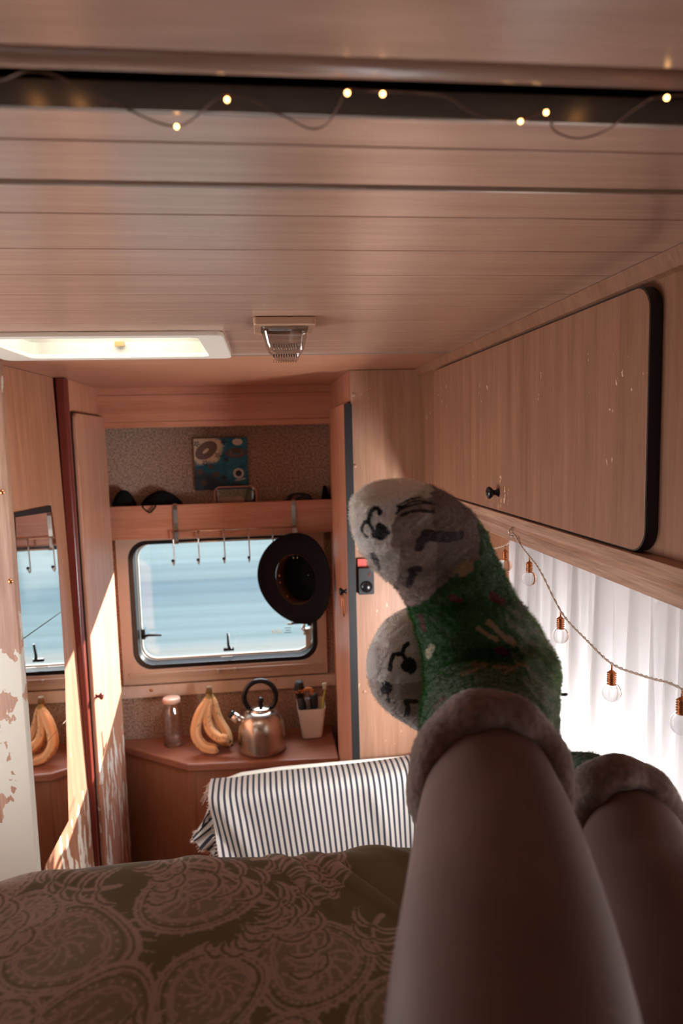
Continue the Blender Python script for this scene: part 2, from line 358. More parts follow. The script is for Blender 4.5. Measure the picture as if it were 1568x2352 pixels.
for a, b in ((.1725, .2), (.078, .1715), (.056, .077)): hd.box(-.60, .262, 2.53, 2.56, a, b)
struct('trim_6', hd, 'wood_x', bevel=.001)
# window over the worktop
W1 = thing('window_1', (-.175, 2.70, -.945), 'wide far window with rounded corners, beige frame and black rubber seal', 'window', kind='structure')
ino = rr(-.535, .192, -.888, -.374, .072, 10)
def stretch(o, x0, x1, z0, z1, n=10):
    return rr(x0, x1, z0, z1, .004, n)
build('window_frame', MB().frame(stretch(ino, -.578, .228, -.945, -.362), ino, 'Y', 2.682, 2.703).box(-.552, .208, 2.676, 2.684, -.922, -.917).box(-.552, .208, 2.674, 2.684, -.905, -.899), 'frame', W1, bevel=.0015)
g2 = rr(-.516, .173, -.871, -.391, .060, 10)
build('rubber_seal', MB().frame(ino, g2, 'Y', 2.69, 2.735), 'blackg', W1, bevel=.002)
build('window_surround', MB().frame(rr(-.556, .212, -.92, -.352, .06, 10), rr(-.518, .176, -.874, -.388, .062, 10), 'Y', 2.7352, 2.76), 'black', W1)
g3 = rr(-.516, .174, -.872, -.389, .062, 10); g4 = rr(-.508, .166, -.864, -.397, .058, 10)
build('pane_rim', MB().frame(g3, g4, 'Y', 2.752, 2.756), 'white', W1)
build('pane', MB().prism(g3, 'Y', 2.757, 2.761), 'pane', W1)
def latch(c, d, nm='latch'):
    """small base plate with a bent black lever; d = direction of the lever"""
    x, z = c; p = MB(); dx, dz = d
    sx, sz = abs(dz), abs(dx)
    p.box(x-.014*sx-.007, x+.014*sx+.007, 2.738, 2.750, z-.014*sz-.006, z+.014*sz+.006)
    p.tube([(x+.010*sx, 2.742, z-.010*sz), (x+.006*sx+.004*dx, 2.732, z+.004*dz-.006*sz), (x+.022*dx, 2.726, z+.022*dz), (x+.074*dx, 2.718, z+.074*dz)], [.007, .007, .0055, .0045], 8)
    build(nm, p, 'black', W1)
latch((-.502, -.760), (1, 0)); latch((-.168, -.842), (0, 1)); latch((.163, -.742), (-1, 0))
build('window_stay', MB().box(.138, .146, 2.742, 2.748, -.80, -.70).box(.146, .168, 2.746, 2.750, -.86, -.775).tube([(.168, 2.744, -.71), (.132, 2.740, -.775), (.150, 2.740, -.79)], .004, 8), 'white', W1, label='white folding window stay')
build('sill_clip', MB().box(-.215, -.205, 2.668, 2.682, -.914, -.900).box(-.150, -.140, 2.668, 2.682, -.912, -.898).box(-.20, -.155, 2.734, 2.745, -.884, -.870), 'lip', W1)
# faint sticker on the pane
stk = MB().box(.074, .096, 2.7555, 2.7565, -.758, -.750)
build('sticker', stk, plain('sticker_pale', srgb(226, 214, 196), rough=.6), W1, label='faint cream sticker on the pane')
tx = bpy.data.curves.new('sticker_lettering', 'FONT'); tx.body = 'ROS:'; tx.size = .021; tx.extrude = .0003
to = bpy.data.objects.new('sticker_lettering', tx); C.objects.link(to)
bpy.context.view_layer.update()
dg = bpy.context.evaluated_depsgraph_get(); tm = bpy.data.meshes.new_from_object(to.evaluated_get(dg)); bpy.data.objects.remove(to)
tm.transform(Matrix.Translation((.008+.175, .0555, -.790+.945)) @ Matrix.Rotation(PI/2, 4, 'X'))
tm.materials.clear(); tm.materials.append(plain('lettering_cream', srgb(222, 200, 160), rough=.6))
tl = bpy.data.objects.new('sticker_lettering', tm); C.objects.link(tl); tl.parent = W1; tl['label'] = 'cream lettering on the pane'
sl = MB()
for k, (a, b) in enumerate(((.062, .088), (.066, .086), (.060, .090))): sl.box(a, b, 2.7555, 2.7565, -.771-.010*k, -.769-.010*k)
build('fine_print', sl, 'dark', W1)
# window behind the curtain
W2 = thing('window_2', (.66, .81, -.90), 'bright side window behind the sheer curtain', 'window', kind='structure')
o2 = rr(-.02, 1.65, -.92, -.33, .004, 8); i2 = rr(.03, 1.60, -.875, -.375, .06, 8)
build('window_frame', MB().frame(o2, i2, 'X', .645, .665), 'frame', W2)
build('rubber_seal', MB().frame(i2, rr(.04, 1.59, -.865, -.385, .055, 8), 'X', .655, .69), 'black', W2)
build('pane', MB().prism(rr(.035, 1.595, -.87, -.38, .055, 8), 'X', .700, .704), 'pane', W2)
W3 = thing('window_3', (-1.0, 1.15, -.86), 'window beside the bunk', 'window', kind='structure')
build('window_frame', MB().frame(rr(.70, 1.60, -.89, -.11, .004, 8), rr(.74, 1.56, -.84, -.16, .05, 8), 'X', -1.01, -.985), 'frame', W3)
build('pane', MB().prism(rr(.735, 1.565, -.85, -.155, .05, 8), 'X', -1.04, -1.036), 'pane', W3)
# bar below the far window
br = thing('trim_7', (-.17, 2.70, -1.0), kind='structure', label=None, cat=None)
build('batten', MB().box(-.62, .266, 2.684, 2.70, -1.001, -.953), 'rail', br, bevel=.0015)
sc_ = MB()
sc_.lathe([(.0001, .004), (.005, .003), (.0065, 0)], (0, 0, 0), 12, M4=Matrix.Translation((-.475, 2.684, -.972)) @ Matrix.Rotation(PI/2, 4, 'X'))
build('screw', sc_, 'copper', br)
sc_ = MB(); sc_.lathe([(.0001, .004), (.003, .003), (.0035, 0)], (0, 0, 0), 10, M4=Matrix.Translation((.02, 2.684, -.962)) @ Matrix.Rotation(PI/2, 4, 'X'))
build('screw', sc_, 'copper', br)
# outside
gr = MB().box(-14, 14, 2.9, 30, -2.75, -2.7); struct('ground', gr, plain('pale_gravel', srgb(170, 168, 160), rough=1, vary=.15, vscale=3))
ev = MB(); zz = np.linspace(-2.45, -.42, 204); rows = []
for z in zz:
    u = (z*12.5) % 1.0; y = 4.6+.003*(1 if u < .5 else 0)*min(1, min(u, .5-u)*12) if u < .5 else 4.6
    rows.append([(x, y, z) for x in (-4, -2, 0, 2, 4)])
ev.grid(rows)
vn = thing('panel_wall', (0, 4.6, -2.7), 'pale blue ribbed panel wall seen outside through the far window', 'wall')
ep = build('ribbed_panel', ev, vcol('painted_panel', rough=.45, sheen=0), vn, fix=False)
def ramp(z):
    K = [(-2.5, (.30, .42, .50)), (-1.64, (.30, .42, .50)), (-1.56, (.38, .58, .68)), (-1.53, (.82, .80, .80)), (-1.40, (.84, .82, .81)), (-1.34, (.55, .68, .73)), (-1.12, (.50, .65, .72)), (-1.03, (.40, .54, .64)), (-.93, (.36, .50, .61)), (-.905, (.47, .60, .67)), (-.81, (.50, .63, .69)), (-.79, (.60, .73, .78)), (-.42, (.66, .78, .82))]
    return [(.80, .90, .88)[i]*np.interp(z, [k[0] for k in K], [k[1][i] for k in K]) for i in range(3)]
wz = np.array([v.co.z-2.7 for v in ep.data.vertices]); setcol(ep, np.stack(ramp(wz), 1))
build('panel_post', MB().box(-4, -3.94, 4.62, 4.7, -2.7, -.42).box(3.94, 4, 4.62, 4.7, -2.7, -.42), 'frame', vn)

# ---------------------------------------------------------------- roof hatch and ceiling lamp
h = thing('roof_hatch', (-.29, 1.45, .2), 'white framed roof hatch glowing with daylight, left of the ceiling lamp', 'roof hatch')
fl = MB().frame(rr(HX0-.045, HX1+.008, HY0-.012, HY1+.010, .02, 6), rr(HX0+.02, HX1-.040, HY0+.012, HY1-.025, .02, 6), 'Z', .1905, .1995)
build('frame', fl, 'white', h, bevel=.002)
a_ = rr(HX0+.02, HX1-.04, HY0+.012, HY1-.025, .02, 6); b_ = rr(HX0+.05, HX1-.065, HY0+.03, HY1-.045, .03, 6)
build('well', MB().grid([[(x, y, .1995) for x, y in a_], [(x, y, .225) for x, y in a_], [(x, y, .275) for x, y in b_]], closed=True, smooth=False), plain('hatch_well_plastic', srgb(196, 188, 172), rough=.5), h)
build('cover', MB().prism(rr(HX0+.03, HX1-.045, HY0+.01, HY1-.025, .03, 6), 'Z', .276, .280), 'hatchcover', h)
build('latch', MB().box(-.315, -.295, 1.575, 1.585, .214, .224), 'copper', h)
l = thing('ceiling_lamp', (.044, 1.185, .2), 'small square ceiling lamp with clear ribbed lens', 'ceiling lamp')
build('base', MB().prism(rr(-.008, .094, 1.138, 1.248, .006), 'Z', .1865, .1998), plain('amber_plastic', srgb(190, 152, 124), rough=.25), l, bevel=.002)
ln = MB(); rows = []
for z, i in ((.1865, .006), (.178, .010), (.160, .014), (.150, .018), (.1465, .022), (.1455, .024), (.142, .026), (.136, .030), (.1345, .036)):
    rows.append([(x, y, z) for x, y in rr(-.002+i, .088-i*.75, 1.142+i, 1.242-i, .010)])
ln.grid(rows, closed=True, caps=True)
build('lens', ln, sheet_mat('lens_plastic', (.86, .83, .80, 1), .22), l)
rb = MB()
for k in range(10):
    x = .024+.0042*k; rb.tube([(x, 1.1535, .158), (x, 1.157, .1500), (x, 1.160, .148)], .0008, 6)
    rb.tube([(x, 1.1655, .1425), (x, 1.169, .1352), (x, 1.21, .1338)], .0008, 6)
build('ribs', rb, 'glass', l)

# ---------------------------------------------------------------- left side: edge panel, mirror panel, post, wardrobe
e = thing('edge_panel', (-.80, 1.68, -1.8), 'narrow brown partition at far left with white peeling patches lower down', 'partition')
build('board', MB().box(-1.0, -.592, 1.662, 1.69, -1.8, .1995), 'peel_edge', e, bevel=.003)
for x, z in ((-.606, -.104), (-.603, -.315)):
    build('screw', MB().lathe([(.0001, .003), (.0045, .0022), (.006, 0)], n=12, M4=Matrix.Translation((x, 1.662, z)) @ Matrix.Rotation(PI/2, 4, 'X')), 'copper', e)
def XM(Y, z, d=0): return -.610+.0555*(Y-1.7)-.0163*(z+.6)+d
def on(p, d): return (XM(p[0], p[1], d), p[0], p[1])
def slab(poly, d0, d1, mb=None):
    mb = mb or MB(); n = len(poly)
    v = [on(p, d0) for p in poly]+[on(p, d1) for p in poly]
    return mb.add(v, [tuple(range(n)), tuple(range(n, 2*n))[::-1]]+[(i, (i+1) % n, n+(i+1) % n, n+i) for i in range(n)])
p = thing('side_panel', (-.65, 1.95, -1.8), 'upright beech panel at left carrying the cracked mirror', 'panel')
build('board', slab([(1.6905, -1.8), (2.121, -1.8), (2.121, .199), (1.6905, .199)], -.022, -.0065), 'peel_mirror', p)
m_ = thing('wall_mirror', (-.64, 1.95, -1.15), 'tall narrow cracked mirror reflecting the window and bananas', 'mirror')
build('backing', slab([(1.752, -.162), (2.004, -.168), (2.008, -.20), (1.82, -.20), (1.768, -.3), (1.75, -.6), (1.71, -1.06), (1.692, -1.12), (1.7055, -.6)], -.006, -.001), 'black', m_)
gp = [[(1.758, -.174), (2.006, -.186), (2.018, -.281), (2.0065, -.4755), (1.7235, -.4745)], [(1.7233, -.4772), (2.0063, -.4780), (1.994, -.673), (1.973, -.7865), (1.7068, -.7840)], [(1.7066, -.7853), (1.9728, -.7878), (1.9257, -1.066), (1.745, -1.080), (1.694, -1.11)]]
for q in gp: build('glass_piece', slab(q, -.0005, .0), 'mirror', m_)
r_ = thing('trim_8', (-.585, 2.14, -1.8), None, None, kind='structure')
build('post', MB().prism(rr(-.604, -.572, 2.124, 2.160, .008), 'Z', -1.8, .198), 'red', r_, bevel=.001)
wl = thing('wardrobe', (-.60, 2.36, -1.8), 'left wardrobe whose tall bulging door catches the sun patch', 'wardrobe')
build('side_panel', MB().box(-.640, -.578, 2.161, 2.560, -1.8, .199), 'wood_z', wl)
dr = build('door', MB().prism(rr(2.170, 2.553, -1.74, .098, .018), 'X', -.574, -.560), 'peel_door', wl, bevel=.004)
build('seal', MB().prism(rr(2.166, 2.557, -1.745, .103, .020), 'X', -.5775, -.5742), 'black', wl)
KN = [(.0001, .024), (.007, .0235), (.0115, .021), (.0125, .018), (.010, .014), (.0055, .010), (.005, .006), (.0075, .002), (.009, 0)]
build('knob', MB().lathe(KN, n=20, M4=Matrix.Translation((-.560, 2.185, -.800)) @ Matrix.Rotation(PI/2, 4, 'Y')), 'red', dr)

# ---------------------------------------------------------------- right wardrobe
wr = thing('wardrobe', (.45, 2.3, -1.8), 'right wardrobe with chipped front panel, partly hidden by the striped socks', 'wardrobe')
build('front_panel', MB().box(.262, .659, 2.02, 2.036, -1.8, .199), 'wood_part', wr, bevel=.0015)
build('side_panel', MB().box(.258, .272, 2.0365, 2.699, -1.8, .199), 'wood_z', wr)
dr = build('door', MB().prism(rr(1.998, 2.445, -1.75, .103, .014), 'X', .2405, .2545), 'wood_z', wr, bevel=.002)
build('seal', MB().prism(rr(1.994, 2.449, -1.755, .107, .016), 'X', .2548, .2578).box(.2385, .2615, 1.990, 1.9975, -1.75, .100), 'black', dr)
build('knob', MB().lathe(KN, n=20, M4=Matrix.Translation((.2405, 2.06, -.470)) @ Matrix.Rotation(-PI/2, 4, 'Y')), 'blackg', dr)
build('loop', MB().tube([(.222, 2.058, -.475), (.226, 2.056, -.50), (.228, 2.054, -.535), (.230, 2.054, -.548), (.233, 2.056, -.535), (.232, 2.058, -.50), (.228, 2.060, -.475)], .0022, 6), 'copper', dr, label='tan cord loop on the knob')
for x, z in ((.272, .128), (.270, -.082), (.275, -.46), (.284, -.78)):
    build('screw', MB().lathe([(.0001, .002), (.005, .0018), (.0065, 0)], n=12, M4=Matrix.Translation((x, 2.02, z)) @ Matrix.Rotation(PI/2, 4, 'X')), 'wood_part', wr)
sw = thing('wall_switch', (.294, 2.02, -.43), 'black switch box with round dial on the right wardrobe', 'switch')
build('housing', MB().prism(rr(.270, .318, -.470, -.388, .004), 'Y', 2.000, 2.0195), 'black', sw, bevel=.002)
build('dial', MB().lathe([(.0001, .006), (.016, .0055), (.018, 0)], n=28, M4=Matrix.Translation((.295, 2.000, -.446)) @ Matrix.Rotation(PI/2, 4, 'X')), 'blackg', sw)
build('indicator', MB().box(.302, .308, 1.9985, 2.000, -.414, -.404), 'red', sw)
tg = build('red_tag', MB().box(.2705, .299, 2.012, 2.0195, -.388, -.362), plain('coral_plastic', srgb(214, 84, 74), rough=.5), at=(.285, 2.016, -.388), bevel=.001)
tag(tg, 'small coral red tag above the black switch box', 'tag')

# ---------------------------------------------------------------- overhead cupboard at right
oc = thing('overhead_cupboard', (.56, .9, -.2), 'long overhead cupboard with one worn flap door along the right wall', 'cupboard')
build('carcass', MB().box(.4685, .659, -1.37, 2.019, -.155, .199), 'wood_cup', oc)
build('cornice', MB().prism([(.455, .1995), (.4685, .1995), (.4685, .176), (.462, .180)], 'Y', -1.37, 2.018), 'wood_cup', oc)
dr = build('door', MB().prism(rr(.768, 1.785, -.147, .170, .030, 8), 'X', .452, .4665), 'wood_cup', oc, bevel=.0008)
build('seal', MB().prism(rr(.7665, 1.7865, -.1485, .1715, .031, 8), 'X', .4530, .4680), 'black', dr, label='black rubber edge round the flap door')
build('knob', MB().lathe(KN, n=24, M4=Matrix.Translation((.452, 1.283, -.112)) @ Matrix.Rotation(-PI/2, 4, 'Y')), 'blackg', dr)
build('rail', MB().prism([(.4685, -.150), (.446, -.150), (.444, -.158), (.449, -.168), (.445, -.174), (.447, -.180), (.453, -.182), (.453, -.197), (.476, -.197), (.476, -.150)], 'Y', -1.37, 2.018), 'wood_rail', oc, label='weathered lighter wooden rail under the cupboard')

# ---------------------------------------------------------------- curtain and bulb string
cu = thing('curtain', (.55, .9, -1.0), 'sheer white pleated curtain glowing in front of the side window', 'curtain')
def pleat(Y, z):
    f = Y*150+2.2*math.sin(Y*9.1)+1.1*math.sin(Y*23); f += .7*math.sin(f)
    k = .35+.65*min(1, max(0, (-.19-z)/.25))
    return .545+.014*math.sin(f)*k+.006*math.sin(f*.43+1)+.010*(-.19-z)
rows = [[(pleat(Y, z), Y+.006*math.sin(Y*70+z*4), z) for Y in np.linspace(.06, 1.475, 520)] for z in np.linspace(-1.02, -.188, 26)]
build('cloth', MB().grid(rows), 'curtain', cu, fix=False)
rows = [[(pleat(Y*1.13+.4, z)+.028, Y, z) for Y in np.linspace(.06, 1.46, 460)] for z in np.linspace(-1.02, -.20, 16)]
build('lining', MB().grid(rows), 'curtain', cu, fix=False)
build('rod', MB().tube([(.553, -.1, -.190), (.553, 1.52, -.190)], .004, 8), 'white', cu)
st = thing('bulb_string_light', (.462, 1.0, -.35), 'string of little clear bulbs with copper caps along the curtain', 'string light')
cp = catm = None
def smooth_path(P, n):
    return [tuple(q) for q in catmull([list(p) for p in P], n)]
pts = [(.43, 1.55, -.268), (.45, 1.45, -.252), (.462, 1.376, -.240), (.462, 1.272, -.2145), (.456, 1.225, -.195), (.447, 1.188, -.180), (.452, 1.170, -.196), (.462, 1.155, -.214), (.462, 1.102, -.233), (.462, 1.015, -.284), (.462, .933, -.303), (.462, .857, -.3145), (.462, .777, -.304), (.462, .705, -.292), (.462, .60, -.296), (.460, .50, -.30)]
P = smooth_path(pts, 420)
for s_ in (0, 1):
    tw = []
    for i, q in enumerate(P):
        a = i*.75+s_*PI; tw.append((q[0]+.0011*math.cos(a), q[1], q[2]+.0011*math.sin(a)))
    build('cord', MB().tube(tw, .0009, 6), 'cord', st)
build('hook', MB().tube([(.446, 1.190, -.168), (.438, 1.188, -.174), (.440, 1.186, -.184), (.446, 1.186, -.183)], .0015, 6), 'lip', st)
cap0 = MB(); pr = [(.0001, 0), (.0028, -.0008), (.0048, -.003)]
z = -.003
for k in range(5): pr += [(.0064, z-.0009), (.0062, z-.0014), (.0044, z-.0024), (.0044, z-.0027)]; z -= .0030
pr += [(.0056, z-.001), (.0062, z-.002)]
capz = z-.002
def bulb(loc, first=[None]):
    if first[0] is None:
        b0 = bpy.data.objects.new('bulb', None); C.objects.link(b0); b0.parent = st; b0.empty_display_size = .01
        WORLD_AT['bulb'] = Vector((0, 0, 0))
        build('cap', MB().tube([(0, 0, .008), (0, 0, 0)], .0012, 6).lathe(pr, n=20), 'copper', b0, local=True)
        g = [(.0052, capz+.001)]
        for i in range(1, 15):
            a = PI*(.13+.87*i/14); g.append((max(.0001, .0132*math.sin(a)), capz-.0112+.0132*math.cos(a)))
        build('globe', MB().lathe(g, n=28), 'thin_glass', b0, local=True)
        first[0] = b0; c = b0
    else: c = copy_tree(first[0])
    L = WORLD_AT[st.name]; c.location = (loc[0]-L.x, loc[1]-L.y, loc[2]-L.z)
for q in ((.462, 1.272, -.2235), (.462, 1.150, -.2245), (.462, 1.020, -.291), (.462, .857, -.3235), (.462, .700, -.301)): bulb(q)

# ---------------------------------------------------------------- fairy lights in the ceiling slot
fy = thing('fairy_lights', (.05, .42, .2), 'thin copper fairy light wire with warm glowing dots in the ceiling slot', 'string light')
wp = [(-.62, .47, .197), (-.45, .44, .2), (-.25, .395, .193), (-.15, .41, .195), (-.109, .393, .194), (-.08, .43, .197), (-.045, .450, .193), (-.013, .416, .196), (.02, .44, .196), (.036, .455, .196), (.046, .448, .195), (.052, .425, .196), (.054, .400, .193), (.064, .398, .192), (.074, .400, .193), (.090, .392, .189), (.112, .402, .192), (.135, .43, .197), (.165, .430, .193), (.178, .420, .195), (.195, .447, .195), (.215, .455, .194), (.229, .445, .195), (.232, .41, .194), (.239, .393, .192), (.30, .40, .196), (.36, .43, .2), (.44, .41, .2)]
build('wire', MB().tube(smooth_path(wp, 300), .0006, 5), 'copperwire', fy)
M['led'] = plain('warm_led', (1.0, .50, .17, 1), rough=.5, emis=13.0)
for q in ((-.013, .416, .1935), (.054, .400, .1915), (.074, .400, .1915), (-.045, .447, .1915), (.165, .428, .1915), (.178, .420, .1935), (.239, .393, .191), (.226, .406, .2185), (-.109, .406, .2185), (-.135, .406, .2185), (.0335, .4125, .22), (.103, .415, .236), (.116, .417, .236)):
    build('led', MB().ball(q, .0013 if q[2] < .2195 else .0009, 8), 'led' if q[2] < .2195 else 'glass', fy)

# ---------------------------------------------------------------- shelf above the window
sh = thing('wall_shelf', (-.17, 2.65, -.357), 'beech shelf with deep front board spanning above the window', 'shelf')
build('front_board', MB().box(-.609, .2575, 2.600, 2.615, -.357, -.231), 'wood_x', sh, bevel=.0015)
build('shelf_board', MB().box(-.609, .2575, 2.6155, 2.699, -.315, -.300), 'wood_x', sh)
def lump(name, c, r, label, cat, mat='hat', seed=1, flat=True, n=28, amp=.12):
    """soft folded cloth heap standing on the shelf"""
    g = np.random.default_rng(seed); ph = g.random(6)*6; mb = MB(); rows = []
    for i in range(n+1):
        a = PI/2*(1-i/n)
        rows.append([(c[0]+r[0]*math.cos(a)*math.cos(t)*(1+amp*math.sin(3*t+ph[0])+amp*.5*math.sin(7*t+ph[1]+a*3)), c[1]+r[1]*math.cos(a)*math.sin(t),
                      c[2]+r[2]*math.sin(a)*(1+amp*math.sin(2*t+ph[2])*math.cos(a)+amp*.6*math.sin(5*t+ph[3])*math.cos(a))) for t in np.linspace(0, 2*PI, 48, endpoint=False)])
    mb.grid(rows[::-1], closed=True, caps=True)
    o = build(name, mb, mat, at=(c[0], c[1], c[2])); tag(o, label, cat); return o
cap_ = thing('cap', (-.520, 2.655, -.300), 'dark cap at the far left end of the shelf', 'cap')
rows = [[(-.530+.052*math.cos(a)*math.cos(t), 2.655+.034*math.cos(a)*math.sin(t), -.298+.125*math.sin(a)**.9) for t in np.linspace(0, 2*PI, 40, endpoint=False)] for a in np.linspace(0, PI/2-.02, 16)]
build('crown', MB().grid(rows, closed=True, caps=True), 'hat', cap_)
build('peak', MB().grid([[(-.53+.055*u, 2.620-.0*k, -.232-.05*k-.02*u*u) for u in np.linspace(-1, 1, 14)] for k in np.linspace(0, 1.2, 6)]).grid([[(-.53+.055*u, 2.6235, -.232-.05*k-.02*u*u) for u in np.linspace(-1, 1, 14)] for k in np.linspace(0, 1.2, 6)]), 'black', cap_)
lump('folded_bag', (-.392, 2.657, -.300), (.098, .036, .120), 'dark folded bag on the shelf, left of the steel bracket', 'bag', seed=3, amp=.06)
sg = thing('sunglasses', (-.425, 2.605, -.262), 'black strap end of sunglasses dangling over the shelf front', 'sunglasses')
sgm = MB().tube([(-.452, 2.605, -.225), (-.452, 2.5965, -.236), (-.437, 2.595, -.252), (-.430, 2.595, -.257), (-.424, 2.595, -.256), (-.408, 2.595, -.240), (-.405, 2.5965, -.234), (-.405, 2.606, -.225)], .0026, 8)
build('frame', sgm, 'blackg', sg); build('temple', MB().tube([(-.434, 2.594, -.252), (-.420, 2.595, -.238), (-.416, 2.606, -.226)], .0016, 8), 'blackg', sg)
bx_ = thing('plastic_box', (-.110, 2.657, -.300), 'clear plastic box with rounded rim standing on the shelf', 'box')
def boxrow(i, z): return [(x, y, z) for x, y in rr(-.190+i, -.030-i, 2.624+i, 2.690-i, .014)]
build('tub', MB().grid([boxrow(.014, -.299), boxrow(.006, -.24), boxrow(.002, -.178)], closed=True, caps=False), M['jarglass'], bx_, fix=False)
build('rim', MB().tube([(x, 2.626, z) for x, z in rr(-.189, -.031, -.27, -.172, .022)], .0024, 8, closed=True), plain('peach_rim', srgb(176, 122, 98), rough=.35), bx_)
build('contents', MB().prism(rr(-.180, -.076, -.288, -.212, .02), 'Y', 2.634, 2.68), plain('peach_cloth', srgb(176, 126, 104), rough=.8, vary=.2, vscale=40), bx_, bevel=.006, label='peach coloured contents')
build('lid', MB().ball((-.056, 2.655, -.225), .026, 14, sc=(.8, .8, 1.9)), 'black', bx_, label='black bundle inside the box')
cm = MB(); g = np.random.default_rng(5)
for k in range(7):
    cx, rx, rz = g.uniform(.04, .165), g.uniform(.022, .045), g.uniform(.010, .024)
    cm.tube([(cx+rx*math.cos(a), 2.655+g.uniform(-.02, .02)*0+.012*math.sin(a+k), -.255-(.0 if cx > .1 else 0)+rz*math.sin(a)+.007*k-.012) for a in np.linspace(0, 2*PI, 26, endpoint=False)], .0042, 6, closed=True)
o = build('cable_coil', cm, 'black', at=(.1, 2.655, -.300)); tag(o, 'dark tangled cable coil lying on the right half of the shelf', 'cable')
lump('pouch', (.235, 2.660, -.300), (.018, .03, .118), 'small dark pouch at the right end of the shelf', 'pouch', seed=8)

# painting on the niche wall
NP = 150; X0, X1, Z0, Z1 = -.264, -.061, -.186, .013
gx, gz = np.meshgrid(np.linspace(0, 1, NP), np.linspace(0, 1, NP)); n1 = rng.random((12, 12))
def blur_noise(res, n):
    a = rng.random((res, res)); i = np.linspace(0, res-1.001, n); f = i.astype(int); t = i-f; t = t*t*(3-2*t)
    r = a[f]*(1-t)[:, None]+a[f+1]*t[:, None]; return (r[:, f]*(1-t)[None]+r[:, f+1]*t[None])
nz = .6*blur_noise(10, NP)+.4*blur_noise(28, NP)
col = np.zeros((NP, NP, 3)); col[:] = (.028, .135, .20)
col += (nz[..., None]-.5)*np.array((.03, .10, .12))
def put(mask, c, a=1.0):
    global col
    mk = (mask*a)[..., None]; col = col*(1-mk)+np.array(c)*mk
put(np.clip((.34-np.hypot((gx-.18)*.9, gz-.80)+.12*(nz-.5))*14, 0, 1), (.62, .52, .38))
put(np.clip((.45-gz-.35*gx+.25*(nz-.5))*8, 0, 1), (.035, .032, .038), .8)
def ell(cx, cz, a, b, th=0):
    c, s = math.cos(th), math.sin(th); u = (gx-cx)*c+(gz-cz)*s; v = -(gx-cx)*s+(gz-cz)*c
    return np.hypot(u/a, v/b)
put(ell(.23, .77, .23, .15, .6) < 1, (.17, .12, .10)); put(ell(.22, .76, .07, .03, .7) < 1, (.66, .58, .46))
put(ell(.82, .92, .095, .065) < 1, (.60, .50, .44))
e1 = ell(.79, .71, .20, .09); put((e1 < 1) & (e1 > .80), (.16, .05, .035)); e1 = ell(.79, .70, .13, .05); put((e1 < 1) & (e1 > .7), (.22, .08, .05)); put(ell(.79, .75, .09, .05) < 1, (.09, .06, .045))
e1 = ell(.82, .31, .10, .10); put((e1 < 1) & (e1 > .62), (.55, .50, .46)); put(e1 < .55, (.03, .03, .04)); put(ell(.85, .19, .11, .02, .15) < 1, (.35, .38, .38))
for cx, cz in ((.06, .90), (.44, .67), (.20, .53), (.56, .93), (.54, .25), (.60, .58)):
    th = np.arctan2(gz-cz, gx-cx); rd = np.hypot(gx-cx, gz-cz); put(rd < .062*(.62+.38*np.cos(5*th+1)), (.03, .026, .03))
    if cx < .5: put(rd < .016, (.5, .44, .36))
for cx, cz, r in ((.16, .15, .06), (.30, .46, .055), (.40, .30, .07), (.10, .36, .07)): put(ell(cx, cz, r, r*.9) < 1, (.12, .065, .045), .75)
pa = thing('painting', (-.163, 2.694, -.186), 'small blue painting of rings, stars and planets on the niche wall', 'painting')
cv = MB().grid([[(X0+(X1-X0)*u, 2.684, Z0+(Z1-Z0)*v) for u in np.linspace(0, 1, NP)] for v in np.linspace(0, 1, NP)], smooth=False)
o = build('picture', cv, vcol('acrylic_paint', rough=.7, sheen=0), pa, fix=False); setcol(o, np.clip(col.reshape(-1, 3), .01, 1))
build('canvas', MB().box(X0, X1, 2.6845, 2.699, Z0, Z1), plain('canvas_edge', srgb(60, 80, 92), rough=.8), pa)

# hook rack over the shelf front
hr = thing('hook_rack', (-.115, 2.59, -.40), 'over-shelf steel rack with two straps and a row of hooks', 'hook rack')
for x, zb in ((-.335, -.378), (.1075, -.362)):
    rows = []
    for y, z in ((2.640, -.2285), (2.600, -.2275), (2.5965, -.232), (2.5945, -.25), (2.5925, -.30), (2.5925, -.335), (2.590, zb+.012), (2.583, zb), (2.577, zb+.002)):
        rows.append([(x-.0078, y, z), (x+.0078, y, z), (x+.0078, y+.0018, z+.0012), (x-.0078, y+.0018, z+.0012)])
    build('strap', MB().grid(rows, closed=True, smooth=False, caps=True), 'chrome', hr)
build('rail', MB().tube([(-.352, 2.583, -.3305), (.116, 2.583, -.3295)], .0023, 8), 'chrome', hr)
build('rail', MB().tube([(-.336, 2.583, -.3720), (.116, 2.583, -.3700)], .0023, 8), 'chrome', hr)
hk = None
for x in (-.345, -.2535, -.158, -.0655, .0245, .102, .1165):
    t = MB().tube([(x, 2.5795, -.329), (x, 2.5795, -.36), (x+.001, 2.5795, -.435), (x, 2.577, -.449), (x-.001, 2.568, -.455), (x-.002, 2.558, -.449), (x-.002, 2.553, -.438)], .0026, 8)
    q = build('hook', t, 'chrome', hr); build('tip', MB().ball((x-.002, 2.553, -.435), .0058, 10), 'blackg', q)

